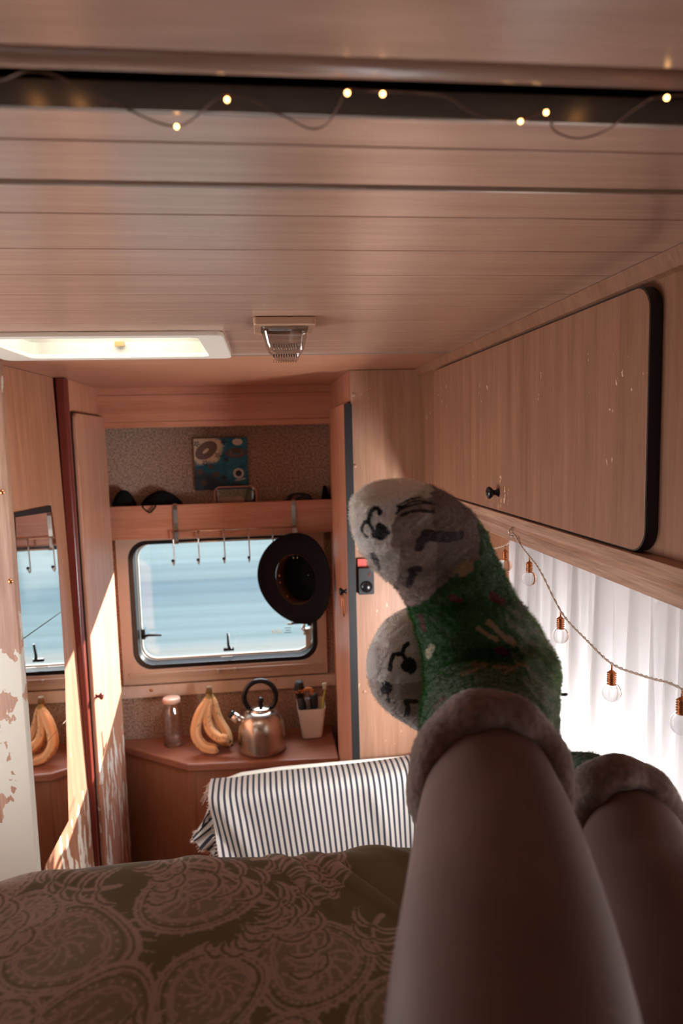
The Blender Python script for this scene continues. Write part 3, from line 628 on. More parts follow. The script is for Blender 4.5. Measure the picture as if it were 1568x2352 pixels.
# hat on the end hook
ha = thing('hat', (.0975, 2.50, -.515), 'black wide-brimmed felt hat hanging brim-out in front of the window', 'hat')
MT = Matrix.Translation((.103, 2.487, -.513)) @ Matrix.Rotation(math.radians(-36), 4, 'Z') @ Matrix.Rotation(PI/2, 4, 'X')
def hatp(r, th, z): return MT @ Vector((r*math.cos(th)*.93, r*math.sin(th), z))
TH = np.linspace(0, 2*PI, 72, endpoint=False)
def brim(r, th, k=0): return .010*math.cos(2*th)*(r/.17)**2+.010*max(0, (r-.14)/.03)*math.cos(th*2)+k
rows = [[hatp(r*(1.0+.012*math.sin(3*t)), t, brim(r, t)) for t in TH] for r in np.linspace(.095, .172, 16)]
rows += [[hatp(r*(1.0+.012*math.sin(3*t)), t, brim(r, t, -.003)) for t in TH] for r in np.linspace(.1725, .097, 12)]
build('brim', MB().grid(rows, closed=True), 'hat', ha)
rows = [[hatp(r*(1+.0*t), t, z-.0*r+(.022*math.exp(-((t-PI/2)%(2*PI)-0)**2) if False else 0)) for t in TH] for r, z in ((.097, -.001), (.095, -.03), (.090, -.06), (.082, -.085), (.070, -.098), (.045, -.096), (.02, -.086), (.001, -.084))]
build('crown', MB().grid(rows, closed=True), 'hat', ha)
rows = [[hatp(r, t, z) for t in TH] for r, z in ((.0955, .0015), (.0925, -.002), (.0895, -.040), (.091, -.042))]
build('sweat_band', MB().grid(rows, closed=True), 'leather', ha, label='brown leather inner band')
for a in (PI*.98, PI*1.08, PI*1.3): build('clip', MB().ball(hatp(.088, a, -.012), .0032, 8, sc=(1, 1, 1.6)), 'copper', ha)

# ---------------------------------------------------------------- worktop and base cabinet
WZ = -1.172
wt = MB().prism([(-.609, 2.699), (-.609, 2.665), (-.598, 2.645), (-.57, 2.625), (-.318, 2.441), (-.300, 2.436), (.2365, 2.399), (.2365, 2.699)], 'Z', WZ-.030, WZ)
o = build('worktop', wt, 'worktop', at=(-.17, 2.58, WZ-.030), bevel=.006); tag(o, 'reddish brown worktop with angled front under the far window', 'worktop')
bc = thing('base_cabinet', (-.17, 2.6, -1.8), 'brown base cabinet with angled front below the worktop', 'cabinet')
build('angled_panel', MB().prism([(-.606, 2.69), (-.606, 2.668), (-.315, 2.457), (-.300, 2.473)], 'Z', -1.8, WZ-.0305), 'wood_base', bc)
build('front_panel', MB().prism([(-.290, 2.456), (-.290, 2.472), (.2365, 2.432), (.2365, 2.415)], 'Z', -1.8, WZ-.0305), 'wood_base', bc)
build('corner_strip', MB().prism([(-.3145, 2.4565), (-.3000, 2.473), (-.2905, 2.471), (-.2905, 2.4555), (-.300, 2.450)], 'Z', -1.8, WZ-.0305), 'wood_base', bc)

# jar
j = thing('glass_jar', (-.388, 2.615, WZ), 'tall clear glass jar with pale lid, left of the bananas', 'jar')
build('body', MB().lathe([(.0001, .004), (.030, .004), (.036, .010), (.0385, .03), (.0385, .125), (.036, .142), (.029, .156), (.0285, .170)], (-.388, 2.615, WZ), 36), 'jarglass', j, fix=False)
build('base', MB().lathe([(.0001, 0), (.030, 0), (.036, .006), (.033, .012), (.0001, .009)], (-.388, 2.615, WZ), 36), 'thin_glass', j)
build('lid', MB().lathe([(.0001, .170), (.026, .170), (.0335, .174), (.0345, .182), (.033, .189), (.028, .192), (.0001, .1925)], (-.388, 2.615, WZ), 36), plain('rosy_lid', srgb(206, 168, 148), rough=.25), j)

# bananas
bn = thing('bananas', (-.24, 2.55, WZ), 'bunch of ripe yellow bananas standing between jar and kettle', 'bananas')
mbn = vcol('banana_skin', rough=.5, sheen=0)
def banana(pts, r, seed):
    P = catmull(pts, 40); g = np.random.default_rng(seed); rows = []; n = 20; cols = []
    up = None
    for i, p in enumerate(P):
        t = i/39; a = P[min(i+1, 39)]-P[max(i-1, 0)]; T = Vector(a).normalized()
        up = T.orthogonal().normalized() if up is None else (up-T*up.dot(T)).normalized(); q = T.cross(up)
        rad = r*(.30 if t < .10 else .30+.70*min(1, (t-.10)/.16)**.8)*(1 if t < .74 else max(.26, 1-((t-.74)/.26)**2.2*.80))
        if t > .965: rad = r*.30
        rows.append([tuple(Vector(p)+(up*math.cos(k)+q*math.sin(k))*rad*(1+.07*math.cos(5*k))) for k in np.linspace(0, 2*PI, n, endpoint=False)])
        for k in range(n):
            c = np.array((.70, .36, .17))*(1+.16*math.cos(5*2*PI*k/n))
            if t > .955: c = np.array((.035, .022, .015))
            elif t < .13: c = np.array((.36, .21, .07))
            elif g.random() < .05: c = c*.45
            elif t > .86: c = c*.7
            if t < .03: c = np.array((.06, .035, .02))
            cols.append(c)
    return rows, np.array(cols)
for i, (pts, r) in enumerate((([(-.241, 2.575, WZ+.222), (-.250, 2.560, WZ+.190), (-.283, 2.535, WZ+.130), (-.292, 2.520, WZ+.075), (-.265, 2.510, WZ+.032), (-.222, 2.505, WZ+.019), (-.205, 2.505, WZ+.022)], .0195),
                              ([(-.238, 2.575, WZ+.222), (-.240, 2.562, WZ+.188), (-.250, 2.545, WZ+.140), (-.240, 2.525, WZ+.090), (-.205, 2.505, WZ+.062), (-.180, 2.495, WZ+.062), (-.160, 2.492, WZ+.050)], .0180),
                              ([(-.234, 2.580, WZ+.222), (-.228, 2.575, WZ+.190), (-.222, 2.570, WZ+.150), (-.205, 2.560, WZ+.105), (-.180, 2.545, WZ+.065), (-.170, 2.530, WZ+.034), (-.157, 2.520, WZ+.020)], .0175),
                              ([(-.240, 2.582, WZ+.222), (-.238, 2.585, WZ+.185), (-.245, 2.588, WZ+.140), (-.240, 2.582, WZ+.085), (-.218, 2.570, WZ+.040), (-.180, 2.555, WZ+.021), (-.160, 2.55, WZ+.020)], .0185))):
    rows, cols = banana(pts, r, i); o = build('banana', MB().grid(rows, closed=True, caps=True), mbn, bn, fix=False); setcol(o, cols)
build('stem', MB().tube([(-.241, 2.575, WZ+.212), (-.239, 2.578, WZ+.226), (-.240, 2.578, WZ+.238)], [.013, .012, .010], 12), plain('banana_stem', srgb(110, 78, 44), rough=.7), bn)

# kettle
KX, KY = -.044, 2.525
k_ = thing('kettle', (KX, KY, WZ), 'steel whistling kettle with black ring handle on the worktop', 'kettle')
bd = build('body', MB().lathe([(.0001, 0), (.084, 0), (.0895, .004), (.0915, .012), (.0915, .055), (.090, .080), (.085, .105), (.076, .127), (.062, .143), (.047, .151), (.040, .153)], (KX, KY, WZ), 64), 'steel', k_)
ld = build('lid', MB().lathe([(.0405, .153), (.040, .158), (.030, .164), (.0001, .167)], (KX, KY, WZ), 48), 'chrome', k_)
build('knob', MB().lathe([(.0001, .203), (.006, .202), (.0115, .196), (.012, .188), (.008, .176), (.009, .169), (.010, .166)], (KX, KY, WZ), 24), 'blackg', ld)
hp = [(KX-.001+.060*math.cos(a), KY, WZ+.205+.062*math.sin(a)) for a in np.linspace(math.radians(-48), math.radians(228), 40)]
build('handle', MB().tube(hp, .0098, 14), 'blackg', k_)
build('handle_bracket', MB().tube([hp[0], (KX+.048, KY, WZ+.148)], .006, 10), 'chrome', k_)
build('handle_bracket', MB().tube([hp[-1], (KX-.048, KY, WZ+.148)], .006, 10), 'chrome', k_)
sp_ = build('spout', MB().tube([(KX-.070, KY, WZ+.105), (KX-.090, KY, WZ+.124), (KX-.108, KY, WZ+.140)], [.022, .018, .0165], 24), 'steel', k_)
build('whistle', MB().tube([(KX-.1085, KY, WZ+.1405), (KX-.118, KY, WZ+.148)], .0155, 20), 'blackg', sp_)

# beaker with brushes
b_ = thing('beaker', (.152, 2.605, WZ), 'white square beaker holding brushes, right of the kettle', 'beaker')
def brow(w, d, z, tilt=0, r=.014):
    return [(x, y, z+(tilt if y > 2.60 else 0)) for x, y in rr(.152-w, .152+w, 2.605-d, 2.605+d, r)]
rows = [brow(.030, .026, WZ+.001, r=.010), brow(.0385, .032, WZ+.004), brow(.0405, .033, WZ+.014), brow(.0555, .043, WZ+.125, .018), brow(.0540, .0415, WZ+.125, .018), brow(.040, .031, WZ+.02)]
build('cup', MB().grid(rows, closed=True, caps=True), 'cupw', b_, bevel=.001)
hb = thing('hairbrush', (.118, 2.60, WZ+.05), 'black hairbrush leaning left out of the white beaker', 'hairbrush')
build('handle', MB().tube([(.135, 2.595, WZ+.03), (.122, 2.595, WZ+.12), (.110, 2.592, WZ+.170)], [.012, .0145, .014], 14), 'black', hb)
build('head', MB().tube([(.111, 2.592, WZ+.168), (.104, 2.59, WZ+.20), (.108, 2.59, WZ+.232)], [.014, .019, .016], 14).tube([(.092, 2.588, WZ+.212), (.122, 2.588, WZ+.222)], .0135, 12), 'black', hb)
ht = build('hair_tie', MB().tube([(.108+.014*math.cos(a)+.002*math.cos(7*a), 2.575+.003*math.sin(3*a), WZ+.196+.005*math.sin(a)) for a in np.linspace(0, 2*PI, 24, endpoint=False)], .0032, 8, closed=True).tube([(.118, 2.573, WZ+.198), (.135, 2.573, WZ+.207), (.150, 2.574, WZ+.203), (.158, 2.575, WZ+.192), (.150, 2.575, WZ+.180)], [.003, .006, .008, .008, .005], 10), plain('orange_cloth', srgb(182, 112, 62), rough=.8), at=(.11, 2.575, WZ+.19))
tag(ht, 'orange hair tie looped on the black hairbrush', 'hair tie')
o = build('dark_tube', MB().tube([(.155, 2.60, WZ+.03), (.161, 2.60, WZ+.14), (.163, 2.60, WZ+.172), (.163, 2.60, WZ+.176)], [.016, .019, .017, .010], 18), 'black', at=(.155, 2.60, WZ+.03)); tag(o, 'black tube standing in the middle of the white beaker', 'tube')
o = build('grey_tube', MB().tube([(.143, 2.585, WZ+.03), (.140, 2.582, WZ+.135), (.139, 2.582, WZ+.165)], [.008, .010, .009], 14), plain('grey_tube', srgb(86, 84, 88), rough=.3), at=(.143, 2.585, WZ+.03)); tag(o, 'slim grey tube in front of the hairbrush in the beaker', 'tube')
tb = thing('toothbrush', (.185, 2.60, WZ+.04), 'yellow and clear toothbrush leaning right in the beaker', 'toothbrush')
build('handle', MB().tube([(.180, 2.600, WZ+.03), (.197, 2.600, WZ+.125), (.2045, 2.600, WZ+.165), (.209, 2.600, WZ+.19)], [.005, .0055, .0032, .0028], 12), plain('yellow_plastic', srgb(196, 188, 84), rough=.3), tb)
build('head', MB().tube([(.209, 2.600, WZ+.19), (.212, 2.600, WZ+.216)], .0048, 10), 'cupw', tb)
build('bristles', MB().box(.199, .207, 2.595, 2.605, WZ+.192, WZ+.214), plain('pale_bristles', srgb(196, 206, 178), rough=.8), tb)

# ---------------------------------------------------------------- bench back with striped throw
be = thing('bench', (.14, 1.98, -1.8), 'bench whose pale-piped backrest is covered by the striped throw', 'bench')
build('backrest', MB().prism(rr(-.185, .455, -1.795, -1.018, .05, 8), 'Y', 1.905, 1.986), plain('bench_cloth', srgb(150, 110, 88), rough=.9), be, bevel=.012)
build('piping', MB().tube([(-.19, 1.982, -1.3), (-.187, 1.982, -1.09), (-.178, 1.983, -1.045), (-.150, 1.983, -1.012), (-.10, 1.984, -.997), (.02, 1.984, -.989), (.1, 1.983, -.987), (.455, 1.983, -.985)], .006, 10), 'white', be)
build('seat', MB().box(-.18, .455, 1.50, 1.912, -1.795, -1.40), plain('bench_cloth_seat', srgb(150, 110, 88), rough=.9), be, bevel=.02)
th_ = thing('striped_throw', (.14, 1.92, -1.78), 'blue and cream striped throw with frayed edge draped over the bench', 'throw')
ms, t, b = new_mat('ticking_stripe'); L = t.links.new
uv = t.nodes.new('ShaderNodeUVMap'); sx = t.nodes.new('ShaderNodeSeparateXYZ'); L(uv.outputs[0], sx.inputs[0])
a = t.nodes.new('ShaderNodeMath'); a.operation = 'MULTIPLY'; a.inputs[1].default_value = 1/.0166; L(sx.outputs[0], a.inputs[0])
f = t.nodes.new('ShaderNodeMath'); f.operation = 'FRACT'; L(a.outputs[0], f.inputs[0])
r = t.nodes.new('ShaderNodeValToRGB'); e_ = r.color_ramp.elements; e_[0].position = 0; e_[0].color = srgb(200, 192, 184); e_[1].position = .50; e_[1].color = srgb(200, 192, 184)
q = e_.new(.56); q.color = srgb(50, 52, 62); q = e_.new(.92); q.color = srgb(50, 52, 62); q = e_.new(.98); q.color = srgb(200, 192, 184)
L(f.outputs[0], r.inputs[0]); L(r.outputs[0], b.inputs['Base Color']); b.inputs['Roughness'].default_value = .95
def throw_pt(u, v):
    """u metres along the bench from its left end, v metres from the back edge over the top and down"""
    x = -.192+u
    top = -1.004+.010*math.sin(u*9)*.3+.032*max(0, u-.05)/.6
    if v < .075: y = 1.982-v; z = top-.004*(1-v/.075)+.004*math.sin(v*42)
    else:
        d = v-.075; c = min(1, d/.045); y = 1.907-.036*math.sin(c*PI/2)-.012*max(0, d-.045)/.2; z = top-.034*(1-math.cos(c*PI/2))-max(0, d-.045)
        x += .16*max(0, d-.02)*max(0, 1-u/.62)**.7
        y -= .006*math.sin(u*26+d*9)*min(1, d/.1)+.010*math.exp(-((u-.46-.25*d)/.025)**2)*min(1, d/.08)
        if u < .13: y -= .020*math.sin((u*60-d*22))*((.13-u)/.13)*min(1, d/.08)
    return (x, y, z)
US = np.linspace(0, .65, 260); VS = np.linspace(-.01, .62, 90)
mb = MB(); mb.grid([[throw_pt(u, v) for u in US] for v in VS]); o = build('cloth', mb, ms, th_, fix=False)
ul = o.data.uv_layers.new(name='UVMap'); nU = len(US)
idx = np.zeros(len(o.data.loops), dtype=np.int32); o.data.loops.foreach_get('vertex_index', idx)
ul.data.foreach_set('uv', np.stack([US[idx % nU], VS[idx//nU]], 1).astype(np.float32).ravel())
sf = o.modifiers.new('solid', 'SOLIDIFY'); sf.thickness = .002
# hanging corner flap at the left end
fp = MB(); rows = []
for i, s in enumerate(np.linspace(0, 1, 34)):
    row = []
    for tq in np.linspace(0, 1, 30):
        x0, z0 = -.190, -1.018-.20*tq
        L_ = .052*max(0, math.sin(PI*min(1, tq/.78)))**.8*(1 if tq < .5 else .85)+.006
        x = x0+.015*tq-L_*s; z = z0-.07*s*(1-tq)-.0*s; y = 1.905-.012*s+.010*math.sin(tq*26+s*2)*(.3+.7*s)
        row.append((x, y, z))
    rows.append(row)
fp.grid(rows); o = build('corner_flap', fp, ms, th_, fix=False)
ul = o.data.uv_layers.new(name='UVMap'); idx = np.zeros(len(o.data.loops), dtype=np.int32); o.data.loops.foreach_get('vertex_index', idx)
ul.data.foreach_set('uv', np.stack([(idx % 30)/29*.13+.004, idx/900], 1).astype(np.float32).ravel())
fr = MB(); g = np.random.default_rng(2)
def thread(p, d, ln):
    p = Vector(p); d = Vector(d).normalized(); k = Vector((g.normal(), g.normal(), g.normal()))*.25
    fr.tube([p, p+(d+k*.5)*ln*.5, p+(d+k)*ln], [.0008, .0007, .0004], 4)
for tq in np.linspace(0, .99, 70):
    p = rows[-1][int(tq*29)]; thread(p, (-.8, -.2, -.6), .007)
for i in range(60):
    v = .10+.5*i/60; thread(throw_pt(0, v), (-1, -.2, -.3), .008)
for i in range(22): thread(throw_pt(0, .01+.08*i/22), (-.7, -.4, -.7), .022)
o = build('fringe', fr, plain('fringe_cotton', srgb(216, 196, 182), rough=1), th_); o['kind'] = 'stuff'

# ---------------------------------------------------------------- bunk, mattress, duvet
bu = thing('bunk', (-.2, -.3, -1.8), 'bunk base under the mattress at the near side', 'bed')
build('base', MB().box(-.98, .52, -1.35, .66, -1.8, -.72), 'wood_x', bu)
mt_ = build('mattress', MB().box(-.98, .52, -1.35, .67, -.719, -.62), 'matt', at=(-.2, -.3, -.719), bevel=.03); tag(mt_, 'mattress under the brown patterned duvet', 'mattress')
U = np.concatenate([np.linspace(-.985, -.43, 60), np.linspace(-.428, .22, 560), np.linspace(.224, .52, 60)])
Vv = np.concatenate([np.linspace(0, .32, 24), np.linspace(.322, .78, 400), np.linspace(.785, 1.5, 60)])     # V: distance back from the bottom of the front drop
bn1 = {}
def fbm(x, y, k, sd): 
    g = np.random.default_rng(sd); s = 0
    for o_ in range(4):
        a = g.random(2)*6; s = s+np.sin(x*k*(1.6**o_)+a[0]+1.3*np.sin(y*k*.8*(1.5**o_)+a[1]))*np.sin(y*k*(1.5**o_)+a[1])/(1.7**o_)
    return s
UU, VV = np.meshgrid(U, Vv)
drop = .34
Yf = .735+.014*np.sin(UU*7+1)+.006*np.sin(UU*19)
s = VV-drop
topz = -.474+.012*fbm(UU, VV, 9, 3)*.45
topz = topz-.095*(1/(1+np.exp(-(UU-.225)/.018)))-.10*np.clip((s-.42)/.3, 0, 1)
topz = topz-.006*np.exp(-((UU-.06)/.09)**2)+.015/(1+np.exp((UU+.03)/.03))
R_ = .045
ang = np.clip(s/R_, 0, PI/2)
Yc = np.where(s < 0, Yf, np.where(s < R_*PI/2, Yf-R_+R_*np.cos(ang), Yf-R_-(s-R_*PI/2)))
Zc = np.where(s < 0, topz-R_+s, np.where(s < R_*PI/2, topz-R_+R_*np.sin(ang), topz))
cre = np.zeros_like(UU)
for (u0, v0, u1, v1, w_, h_) in ((-.02, .36, .06, .50, .006, .008), (.02, .36, .13, .52, .005, .008), (-.30, .36, -.18, .42, .010, .007), (-.44, .35, -.40, .48, .012, .008), (.06, .35, .2, .46, .006, .008), (-.12, .35, -.05, .44, .012, .006)):
    dx, dy = u1-u0, v1-v0; tt = np.clip(((UU-u0)*dx+(VV-v0)*dy)/(dx*dx+dy*dy), 0, 1); d = np.hypot(UU-u0-tt*dx, VV-v0-tt*dy); cre += .6*h_*np.exp(-(d/w_)**2)*np.sin(PI*np.clip(tt*.8+.2, 0, 1))
Zc = Zc+cre*np.clip(s/.03+1, 0, 1)
dv = MB(); P3 = np.stack([UU, Yc, Zc], -1)
o = build('duvet', dv.grid([[tuple(q) for q in row] for row in P3]), vcol('brown_velvet', rough=.8, sheen=.08, bump=.15, bscale=900), at=(-.2, .2, -.60), fix=False)
tag(o, 'olive brown velvet duvet with mauve paisley pattern across the foreground', 'duvet')
sf = o.modifiers.new('solid', 'SOLIDIFY'); sf.thickness = .012; sf.offset = -1
# paisley: discs stamped along drawn curves, then read back per vertex
RES = .0009; gw, gh = int(1.62/RES), int(.75/RES); ink = np.zeros((gh, gw), np.float32); base_v = .30
def stamp(x, y, r, val=1.0):
    i = int((x+1.0)/RES); jv = int((y-base_v)/RES); k = max(1, int(r/RES))
    if i-k < 0 or jv-k < 0 or i+k >= gw or jv+k >= gh: return
    yy, xx = np.ogrid[-k:k+1, -k:k+1]; mk = (xx*xx+yy*yy <= k*k); sub = ink[jv-k:jv+k+1, i-k:i+k+1]
    sub[mk] = val if val == 0 else np.maximum(sub[mk], val)
def stroke(f, n, r, val=1.0):
    for q in np.linspace(0, 1, n): x, y = f(q); stamp(x, y, r(q) if callable(r) else r, val)
def tear(cx, cy, a, th, k):
    """outline of a paisley drop of size a turned by th, shrunk by k"""
    def f(q):
        p = 2*PI*q; rr_ = a*k*(1-.42*math.sin(p/2)**0*0)*(1+.0*p)
        x = rr_*math.sin(p)*(1-.35*math.cos(p)); y = rr_*(-math.cos(p)*1.15+.25*math.cos(2*p)); x += .25*a*k*(y/a)**2
        return cx+x*math.cos(th)-y*math.sin(th), cy+x*math.sin(th)+y*math.cos(th)
    return f
def medal(cx, cy, a, th):
    def band(k, r, v=.85, wob=0, nw=0): stroke(lambda q: tear(cx, cy, a, th, k+wob*math.sin(q*2*PI*nw))(q), int(a*k*9000)+20, r, v)
    for k in np.arange(.02, 1.0, .018): band(k, .0013, .30)
    band(1.0, .0030, .85); band(.955, .0011, 0); band(.925, .0016, .8)
    for q in np.linspace(0, 1, int(a*560)):
        x, y = tear(cx, cy, a, th, 1.0)(q); x2, y2 = tear(cx, cy, a, th, 1.13)(q+.012)
        stroke(lambda p: (x+(x2-x)*p, y+(y2-y)*p), 8, lambda p: .0019*(1-.5*p), .8)
    band(.86, .0008, 0)
    for q in np.linspace(0, 1, int(a*620)): x, y = tear(cx, cy, a, th, .80)(q); stamp(x, y, .0021, .9); stamp(x, y, .0008, .1)
    band(.72, .0012, .8); band(.66, .0011, .75, .02, 14)
    for k, m, r in ((.55, 420, .0017), (.45, 420, .0014), (.35, 420, .0019), (.25, 420, .0013), (.14, 420, .0016)):
        for q in np.linspace(0, 1, int(a*k*m)+4): x, y = tear(cx, cy, a, th, k)(q); stamp(x, y, r, .85); stamp(x+.0005, y, r*.4, .1)
    for m in range(11):
        b = th+m*2*PI/11
        stroke(lambda q: (cx+a*(.10+.52*q)*math.cos(b+.7*q), cy+a*(.10+.52*q)*math.sin(b+.7*q)), 60, .0010, .75)
def sprig(x0, y0, th, ln, cv, lv=5):
    def f(q): 
        b = th+cv*q; return x0+ln*q*math.cos(b), y0+ln*q*math.sin(b)
    stroke(f, int(ln*4000), lambda q: .0030*(1-.6*q), .8)
    for m in range(1, lv+1):
        q = m/(lv+.5); x, y = f(q)
        for sg_ in (-1, 1):
            b0 = th+cv*q+sg_*.9; l2 = ln*.34*(1.1-q*.6)
            stroke(lambda p: (x+l2*p*math.cos(b0+sg_*p*1.3), y+l2*p*math.sin(b0+sg_*p*1.3)), 90, lambda p: .0014+.0034*math.sin(PI*p), .85)
            stroke(lambda p: (x+l2*p*math.cos(b0+sg_*p*1.3), y+l2*p*math.sin(b0+sg_*p*1.3)), 60, .0008, 0)
    x, y = f(1); stamp(x, y, .005, .8)
g = np.random.default_rng(11)
for cx, cy, a, th in ((-.30, .52, .052, 2.6), (-.20, .50, .050, -.7), (-.155, .60, .046, -2.2), (-.28, .66, .055, .3), (.03, .56, .050, 2.9), (.045, .68, .052, .5), (-.44, .58, .055, 1.2), (-.40, .44, .045, -.4),
                      (-.16, .73, .05, 1.6), (-.36, .80, .055, 2.0), (-.56, .50, .05, .2), (-.60, .68, .055, 2.4), (-.05, .84, .05, .4), (.2, .6, .05, 1.0), (.33, .7, .05, 2.0), (.16, .85, .05, 2.6), (-.52, .88, .05, .9), (-.78, .6, .05, 1.5), (.42, .5, .05, .3), (-.72, .8, .05, .1),
                      (-.095, .455, .045, -.9), (-.06, .565, .042, .6), (-.24, .45, .030, 1.2), (-.35, .50, .034, -.6), (-.22, .585, .030, 2.0), (-.33, .60, .036, -2.4), (-.10, .66, .036, .9), (-.20, .665, .030, -1.4), (.10, .62, .034, 1.8), (.00, .635, .028, -.4), (-.39, .37, .03, .4), (-.28, .395, .028, 2.2), (-.08, .74, .04, 2.2), (-.27, .74, .035, .8)):
    medal(cx, cy, a, th)
for cx, cy, th, ln, cv in ((-.03, .40, -.2, .10, .7), (.04, .385, .5, .09, 1.1), (-.02, .50, 1.2, .06, 1.5), (.01, .45, .2, .05, -1.2), (-.14, .385, .3, .09, 1.),(-.10, .585, 1.9, .07, 1.2), (-.02, .47, .3, .12, .9), (-.09, .43, -.3, .13, 1.0), (.10, .50, 2.4, .10, -1.2), (-.24, .60, .2, .07, 1.5), (-.36, .58, 1.0, .10, -1.4), (-.36, .66, 2.8, .08, 1), (-.06, .66, 2.2, .09, 1.6), (-.16, .43, 2.9, .10, .8), (-.32, .43, .1, .12, .6), (-.48, .48, .8, .1, 1.), (-.05, .74, -.6, .09, 1.2), (-.48, .72, 1.2, .1, 1), (.12, .62, -.5, .1, 1), (-.22, .82, .5, .12, 1), (-.66, .58, 1.8, .1, 1), (.25, .45, .5, .12, 1), (.12, .75, .3, .12, -1)):
    sprig(cx, cy, th, ln, cv)
ii = np.clip(((UU+1.0)/RES).astype(int), 0, gw-1); jj = ((VV-base_v)/RES).astype(int); ok = (jj >= 0) & (jj < gh)
iv = np.where(ok, ink[np.clip(jj, 0, gh-1), ii], 0)
iv = .25*iv+.75*(iv+np.roll(iv, 1, 0)+np.roll(iv, -1, 0)+np.roll(iv, 1, 1)+np.roll(iv, -1, 1))/5
ca = np.array(srgb(90, 72, 48)[:3]); cb_ = np.array(srgb(158, 126, 112)[:3])
cc = ca[None, None]*(1-iv[..., None])+cb_[None, None]*iv[..., None]
setcol(o, cc.reshape(-1, 3))

# ---------------------------------------------------------------- the person: raised legs in woolly socks
FOOT1=[
 (0.1690,0.5000,-0.2765,0.0560,0.0000,-0.0055,0.0500),
 (0.1865,0.5500,-0.2650,0.0615,0.0000,-0.0050,0.0520),
 (0.2025,0.5950,-0.2520,0.0655,0.0000,-0.0040,0.0520),
 (0.2130,0.6200,-0.2345,0.0660,0.0000,-0.0035,0.0510),
 (0.2115,0.6320,-0.2115,0.0645,0.0000,-0.0045,0.0480),
 (0.2020,0.6360,-0.1855,0.0600,0.0000,-0.0015,0.0450),
 (0.1885,0.6400,-0.1615,0.0535,0.0000,0.0025,0.0430),
 (0.1760,0.6400,-0.1385,0.0520,0.0000,0.0065,0.0410),
 (0.1640,0.6400,-0.1190,0.0530,0.0000,0.0130,0.0400),
 (0.1525,0.6380,-0.1035,0.0565,0.0000,0.0145,0.0390),
 (0.1390,0.6340,-0.0835,0.0550,0.0000,0.0125,0.0370),
 (0.1255,0.6300,-0.0640,0.0455,0.0000,0.0100,0.0330),
 (0.1135,0.6260,-0.0510,0.0315,0.0000,0.0070,0.0250),
 (0.1080,0.6240,-0.0455,0.0160,0.0000,0.0035,0.0130),
]
FOOT2=[
 (0.3155,0.5600,-0.3605,0.0465,0.0000,-0.0075,0.0440),
 (0.3170,0.6100,-0.3610,0.0350,0.0000,0.0060,0.0420),
 (0.3065,0.6500,-0.3705,0.0305,0.0000,0.0175,0.0420),
 (0.2870,0.6800,-0.3650,0.0250,0.0000,0.0270,0.0420),
 (0.2510,0.6900,-0.3165,0.0250,0.0000,0.0475,0.0430),
 (0.2085,0.6950,-0.2710,0.0185,0.0000,0.0660,0.0410),
 (0.1645,0.6950,-0.2465,0.0115,0.0000,0.0665,0.0390),
 (0.1355,0.6900,-0.2350,0.0115,0.0000,0.0560,0.0360),
 (0.1150,0.6860,-0.2310,0.0080,0.0000,0.0380,0.0280),
 (0.1040,0.6840,-0.2315,0.0030,0.0000,0.0165,0.0140),
]
LEG1=[
 (0.2000,0.5900,-0.2615,0.0580,0.0000,-0.0045,0.0440),
 (0.1835,0.5450,-0.2725,0.0545,0.0000,-0.0065,0.0480),
 (0.1675,0.5000,-0.2775,0.0525,0.0000,-0.0065,0.0540),
 (0.1585,0.4600,-0.2890,0.0595,0.0000,-0.0070,0.0590),
 (0.1485,0.4200,-0.3020,0.0645,0.0000,-0.0080,0.0650),
 (0.1375,0.3800,-0.3110,0.0685,0.0000,-0.0090,0.0660),
 (0.1275,0.3450,-0.3200,0.0705,0.0000,-0.0100,0.0660),
 (0.1190,0.3150,-0.3300,0.0710,0.0000,-0.0110,0.0660),
 (0.1110,0.2850,-0.3410,0.0710,0.0000,-0.0120,0.0660),
]
LEG2=[
 (0.3185,0.6200,-0.3655,0.0295,0.0000,0.0055,0.0320),
 (0.3175,0.5600,-0.3625,0.0445,0.0000,-0.0075,0.0440),
 (0.3070,0.5150,-0.3840,0.0570,0.0000,-0.0110,0.0530),
 (0.3030,0.4700,-0.3930,0.0650,0.0000,-0.0120,0.0580),
 (0.2985,0.4300,-0.4085,0.0735,0.0000,-0.0135,0.0610),
 (0.2900,0.3950,-0.4240,0.0810,0.0000,-0.0160,0.0630),
 (0.2765,0.3600,-0.4430,0.0865,0.0000,-0.0180,0.0650),
]
pe = thing('person', (.2, -.4, -.60), 'person lying on the bunk, bare legs raised and crossed in woolly socks', 'person')
LEG1 = LEG1+[(.105, .22, -.360, .068, 0, -.010, .064), (.10, .12, -.385, .068, 0, -.006, .066), (.085, 0, -.410, .075, 0, 0, .072), (.075, -.15, -.430, .082, 0, 0, .080), (.085, -.32, -.450, .088, 0, 0, .090)]
LEG2 = LEG2+[(.265, .30, -.470, .070, 0, -.010, .060), (.255, .18, -.470, .068, 0, 0, .062), (.25, .05, -.462, .074, 0, 0, .070), (.248, -.12, -.455, .082, 0, 0, .080), (.235, -.32, -.450, .088, 0, 0, .090)]
body = MB()
for rg in (LEG1, LEG2):
    V, th, Fw = loft(rg, 90, 40); body.grid([[tuple(p) for p in row] for row in V], closed=True, caps=True)
body.ball((.16, -.40, -.448), .125, 24, sc=(1.25, 1.0, .85)); body.ball((.16, -.58, -.448), .125, 24, sc=(1.05, 1.5, .80))
bo = build('legs', body, 'skin', pe)
rm = bo.modifiers.new('one_surface', 'REMESH'); rm.mode = 'VOXEL'; rm.voxel_size = .005; rm.use_smooth_shade = True
smo = bo.modifiers.new('even', 'SMOOTH'); smo.iterations = 12; smo.factor = .6
pe_sh = None
